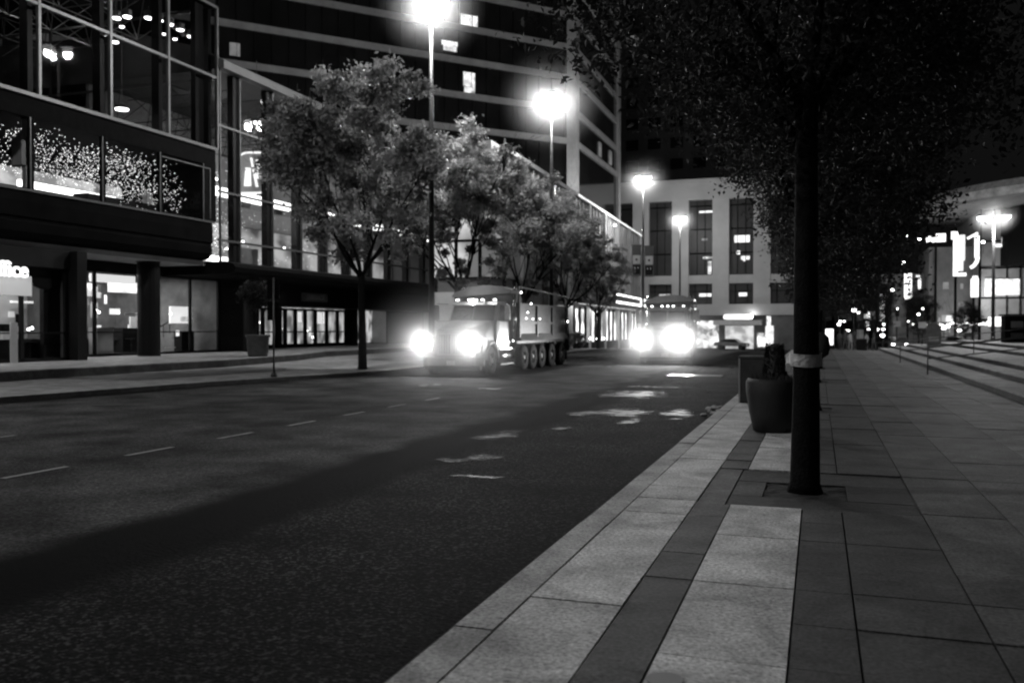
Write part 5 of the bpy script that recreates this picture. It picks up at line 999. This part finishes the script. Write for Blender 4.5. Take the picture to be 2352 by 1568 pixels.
p_ = PY(2063, 800, 104); car((p_.x, 104, zg(104)), 0, 'car with bright headlights beyond the end of the pavement', True)
p_ = PY(2190, 790, 98); car((p_.x, 98, zg(98)), R(70), 'dark car standing side on below the light string', False)
p_ = PY(1680, 805, 119); car((p_.x, 119.5, zg(119)-.1), R(80), 'dark car parked before the pale building shopfront', False)

# ================================================================== PEOPLE far down the pavement
def person(loc, rz, label, cl, stride=.1, arm=.1, h=1.74):
    t = thing('person', label, 'person', loc, rz, 'people at the end of the pavement'); k = h/1.74
    V = [(0, 0, .95), (0, 0, 1.12), (0, 0, 1.34), (0, 0, 1.47), (0, -.01, 1.55), (0, -.01, 1.66), (0, -.01, 1.73),
         (.09, 0, .9), (.1, -stride*.6, .5), (.1, -stride, .08), (.1, -stride-.15, .04), (-.09, 0, .9), (-.1, stride*.5, .5), (-.1, stride, .1), (-.1, stride-.13, .04),
         (.17, 0, 1.4), (.22, .02, 1.14), (.2, -arm, .92), (.2, -arm-.03, .8), (-.17, 0, 1.4), (-.22, .02, 1.14), (-.2, -arm*.5, .92), (-.2, -arm*.5-.03, .8)]
    Rr = [.14, .12, .15, .07, .055, .09, .06, .09, .065, .045, .035, .09, .065, .045, .035, .065, .045, .035, .03, .065, .045, .035, .03]
    Ed = [(0, 1), (1, 2), (2, 3), (3, 4), (4, 5), (5, 6), (0, 7), (7, 8), (8, 9), (9, 10), (0, 11), (11, 12), (12, 13), (13, 14), (2, 15), (15, 16), (16, 17), (17, 18), (2, 19), (19, 20), (20, 21), (21, 22)]
    me = bpy.data.meshes.new('body'); me.from_pydata([(a*k, c*k, e*k) for a, c, e in V], Ed, []); o = bpy.data.objects.new('body', me); C.objects.link(o); o.parent = t; me.materials.append(cl)
    sk = o.modifiers.new('skin', 'SKIN'); lay = me.skin_vertices[0] if me.skin_vertices else None
    if lay is None:
        bm = bmesh.new(); bm.from_mesh(me); bm.verts.layers.skin.verify(); bm.to_mesh(me); bm.free(); lay = me.skin_vertices[0]
    for i, r_ in enumerate(Rr): lay.data[i].radius = (r_*k, r_*k*.85)
    lay.data[0].use_root = True
    ss = o.modifiers.new('sub', 'SUBSURF'); ss.levels = 1; ss.render_levels = 2
    MB().lathe([(.05, -.04), (.105, .0), (.11, .06), (.07, .12), (.02, .135)], 12, (0, .015, 1.64*k)).build('hair', M['black'], t, True)
    return t
for i, (u, h_, d, lab, cl) in enumerate([(1929, 1.7, 84, 'person in dark clothes next to the lit poster panel', 'cloth'), (1941, 1.78, 82, 'second person from the poster panel, in dark clothes', 'cloth'), (1962, 1.8, 80, 'tall person in dark clothes in the middle of the group', 'cloth'), (1953, 1.66, 86, 'person in pale top half hidden behind the group', 'clothl'), (2007, 1.7, 83, 'person in dark clothes apart on the right of the group', 'cloth'), (1990, 1.6, 88, 'short person in pale clothes between the group and the single walker', 'clothl')]):
    p_ = PY(u, 800, d); person((p_.x, d, zg(d)), i*1.1, lab, M[cl], .12+.05*(i % 3), .1, h_)
for (u, d, z_, lab) in ((2118, 96, 3.3, 'traffic signal post, nearer of the two before the arena building'), (2060, 103, 3.6, 'traffic signal post left of the standing board')):
    p_ = PY(u, 780, d); t = thing('traffic_signal', lab, 'traffic signal', (p_.x, d, zg(d)), 0, 'traffic signals'); MB().tube([(0, 0, 0), (0, 0, z_+1)], .08, 8).build('post', M['pole'], t, True)
    MB().box(-.2, .2, -.35, -.1, z_, z_+1.0).build('signal_head', M['black'], t, bevel=.03); MB().lathe([(.09, 0), (.09, .02)], 10).build('lens', M['marker'], t, loc=(0, -.37, z_+.8)).rotation_euler = (PI/2, 0, 0)
    MB().box(-.35, .35, -.12, -.1, z_-1.1, z_-.5).build('sign_plate', M['room'], t)
t = thing('bollard_box', 'dark waist high cabinet between the walking people', 'cabinet', (PY(1979, 800, 82).x, 82, zg(82))); MB().box(-.42, .42, -.3, .3, 0, .95).build('cabinet', M['dark_metal'], t, bevel=.03); MB().box(-.46, .46, -.34, .34, .95, 1.0).build('top', M['alu'], t)

def glare_halo(p, r, dens, label):  # added ball of scatter imitating glare round a lamp, not real damp air
    m = bpy.data.materials.new('glare_halo'); m.use_nodes = True; n = m.node_tree; n.nodes.clear(); v = n.nodes.new("ShaderNodeVolumePrincipled"); tc = n.nodes.new("ShaderNodeTexCoord"); ln = n.nodes.new("ShaderNodeVectorMath"); ln.operation = 'LENGTH'; n.links.new(tc.outputs['Object'], ln.inputs[0])
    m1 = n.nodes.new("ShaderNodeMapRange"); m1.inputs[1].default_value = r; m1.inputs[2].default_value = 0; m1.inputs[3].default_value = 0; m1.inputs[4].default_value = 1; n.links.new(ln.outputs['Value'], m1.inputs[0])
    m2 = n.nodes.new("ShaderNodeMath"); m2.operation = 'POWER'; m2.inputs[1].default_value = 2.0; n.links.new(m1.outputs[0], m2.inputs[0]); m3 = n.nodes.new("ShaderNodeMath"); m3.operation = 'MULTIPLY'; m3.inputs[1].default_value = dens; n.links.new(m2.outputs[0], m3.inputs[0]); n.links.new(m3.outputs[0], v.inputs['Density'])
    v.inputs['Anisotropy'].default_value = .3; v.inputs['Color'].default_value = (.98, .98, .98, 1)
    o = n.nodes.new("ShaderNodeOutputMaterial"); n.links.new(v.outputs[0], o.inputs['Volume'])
    q = MB(); q.lathe([(max(.01, r*math.sin(PI*k/20)), -r*math.cos(PI*k/20)) for k in range(21)], 36); o = q.build('glare_halo', m, loc=p); tag(o, label, kind='stuff'); return o
bpy.context.view_layer.update()
for L_, r_, d_, lb in ((SL1, 2.8, .035, 'nearest tall'), (SL2, 3.8, .08, 'second'), (SL3, 3.0, .07, 'third'), (SL4, 2.8, .08, 'farthest')): glare_halo(L_.location+Vector((0, 0, HL-.25)), r_, d_, 'added volume imitating glare round the %s street lamp' % lb)
glare_halo((LR.x, 75, LR.z-.35), 2.0, .05, 'added volume imitating glare round the right street lamp')
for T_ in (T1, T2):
    for x_ in (-.95, .95): glare_halo(T_.matrix_world @ Vector((x_, -.2, 1.2)), 2.8, .30, 'added volume imitating glare round a truck headlight')
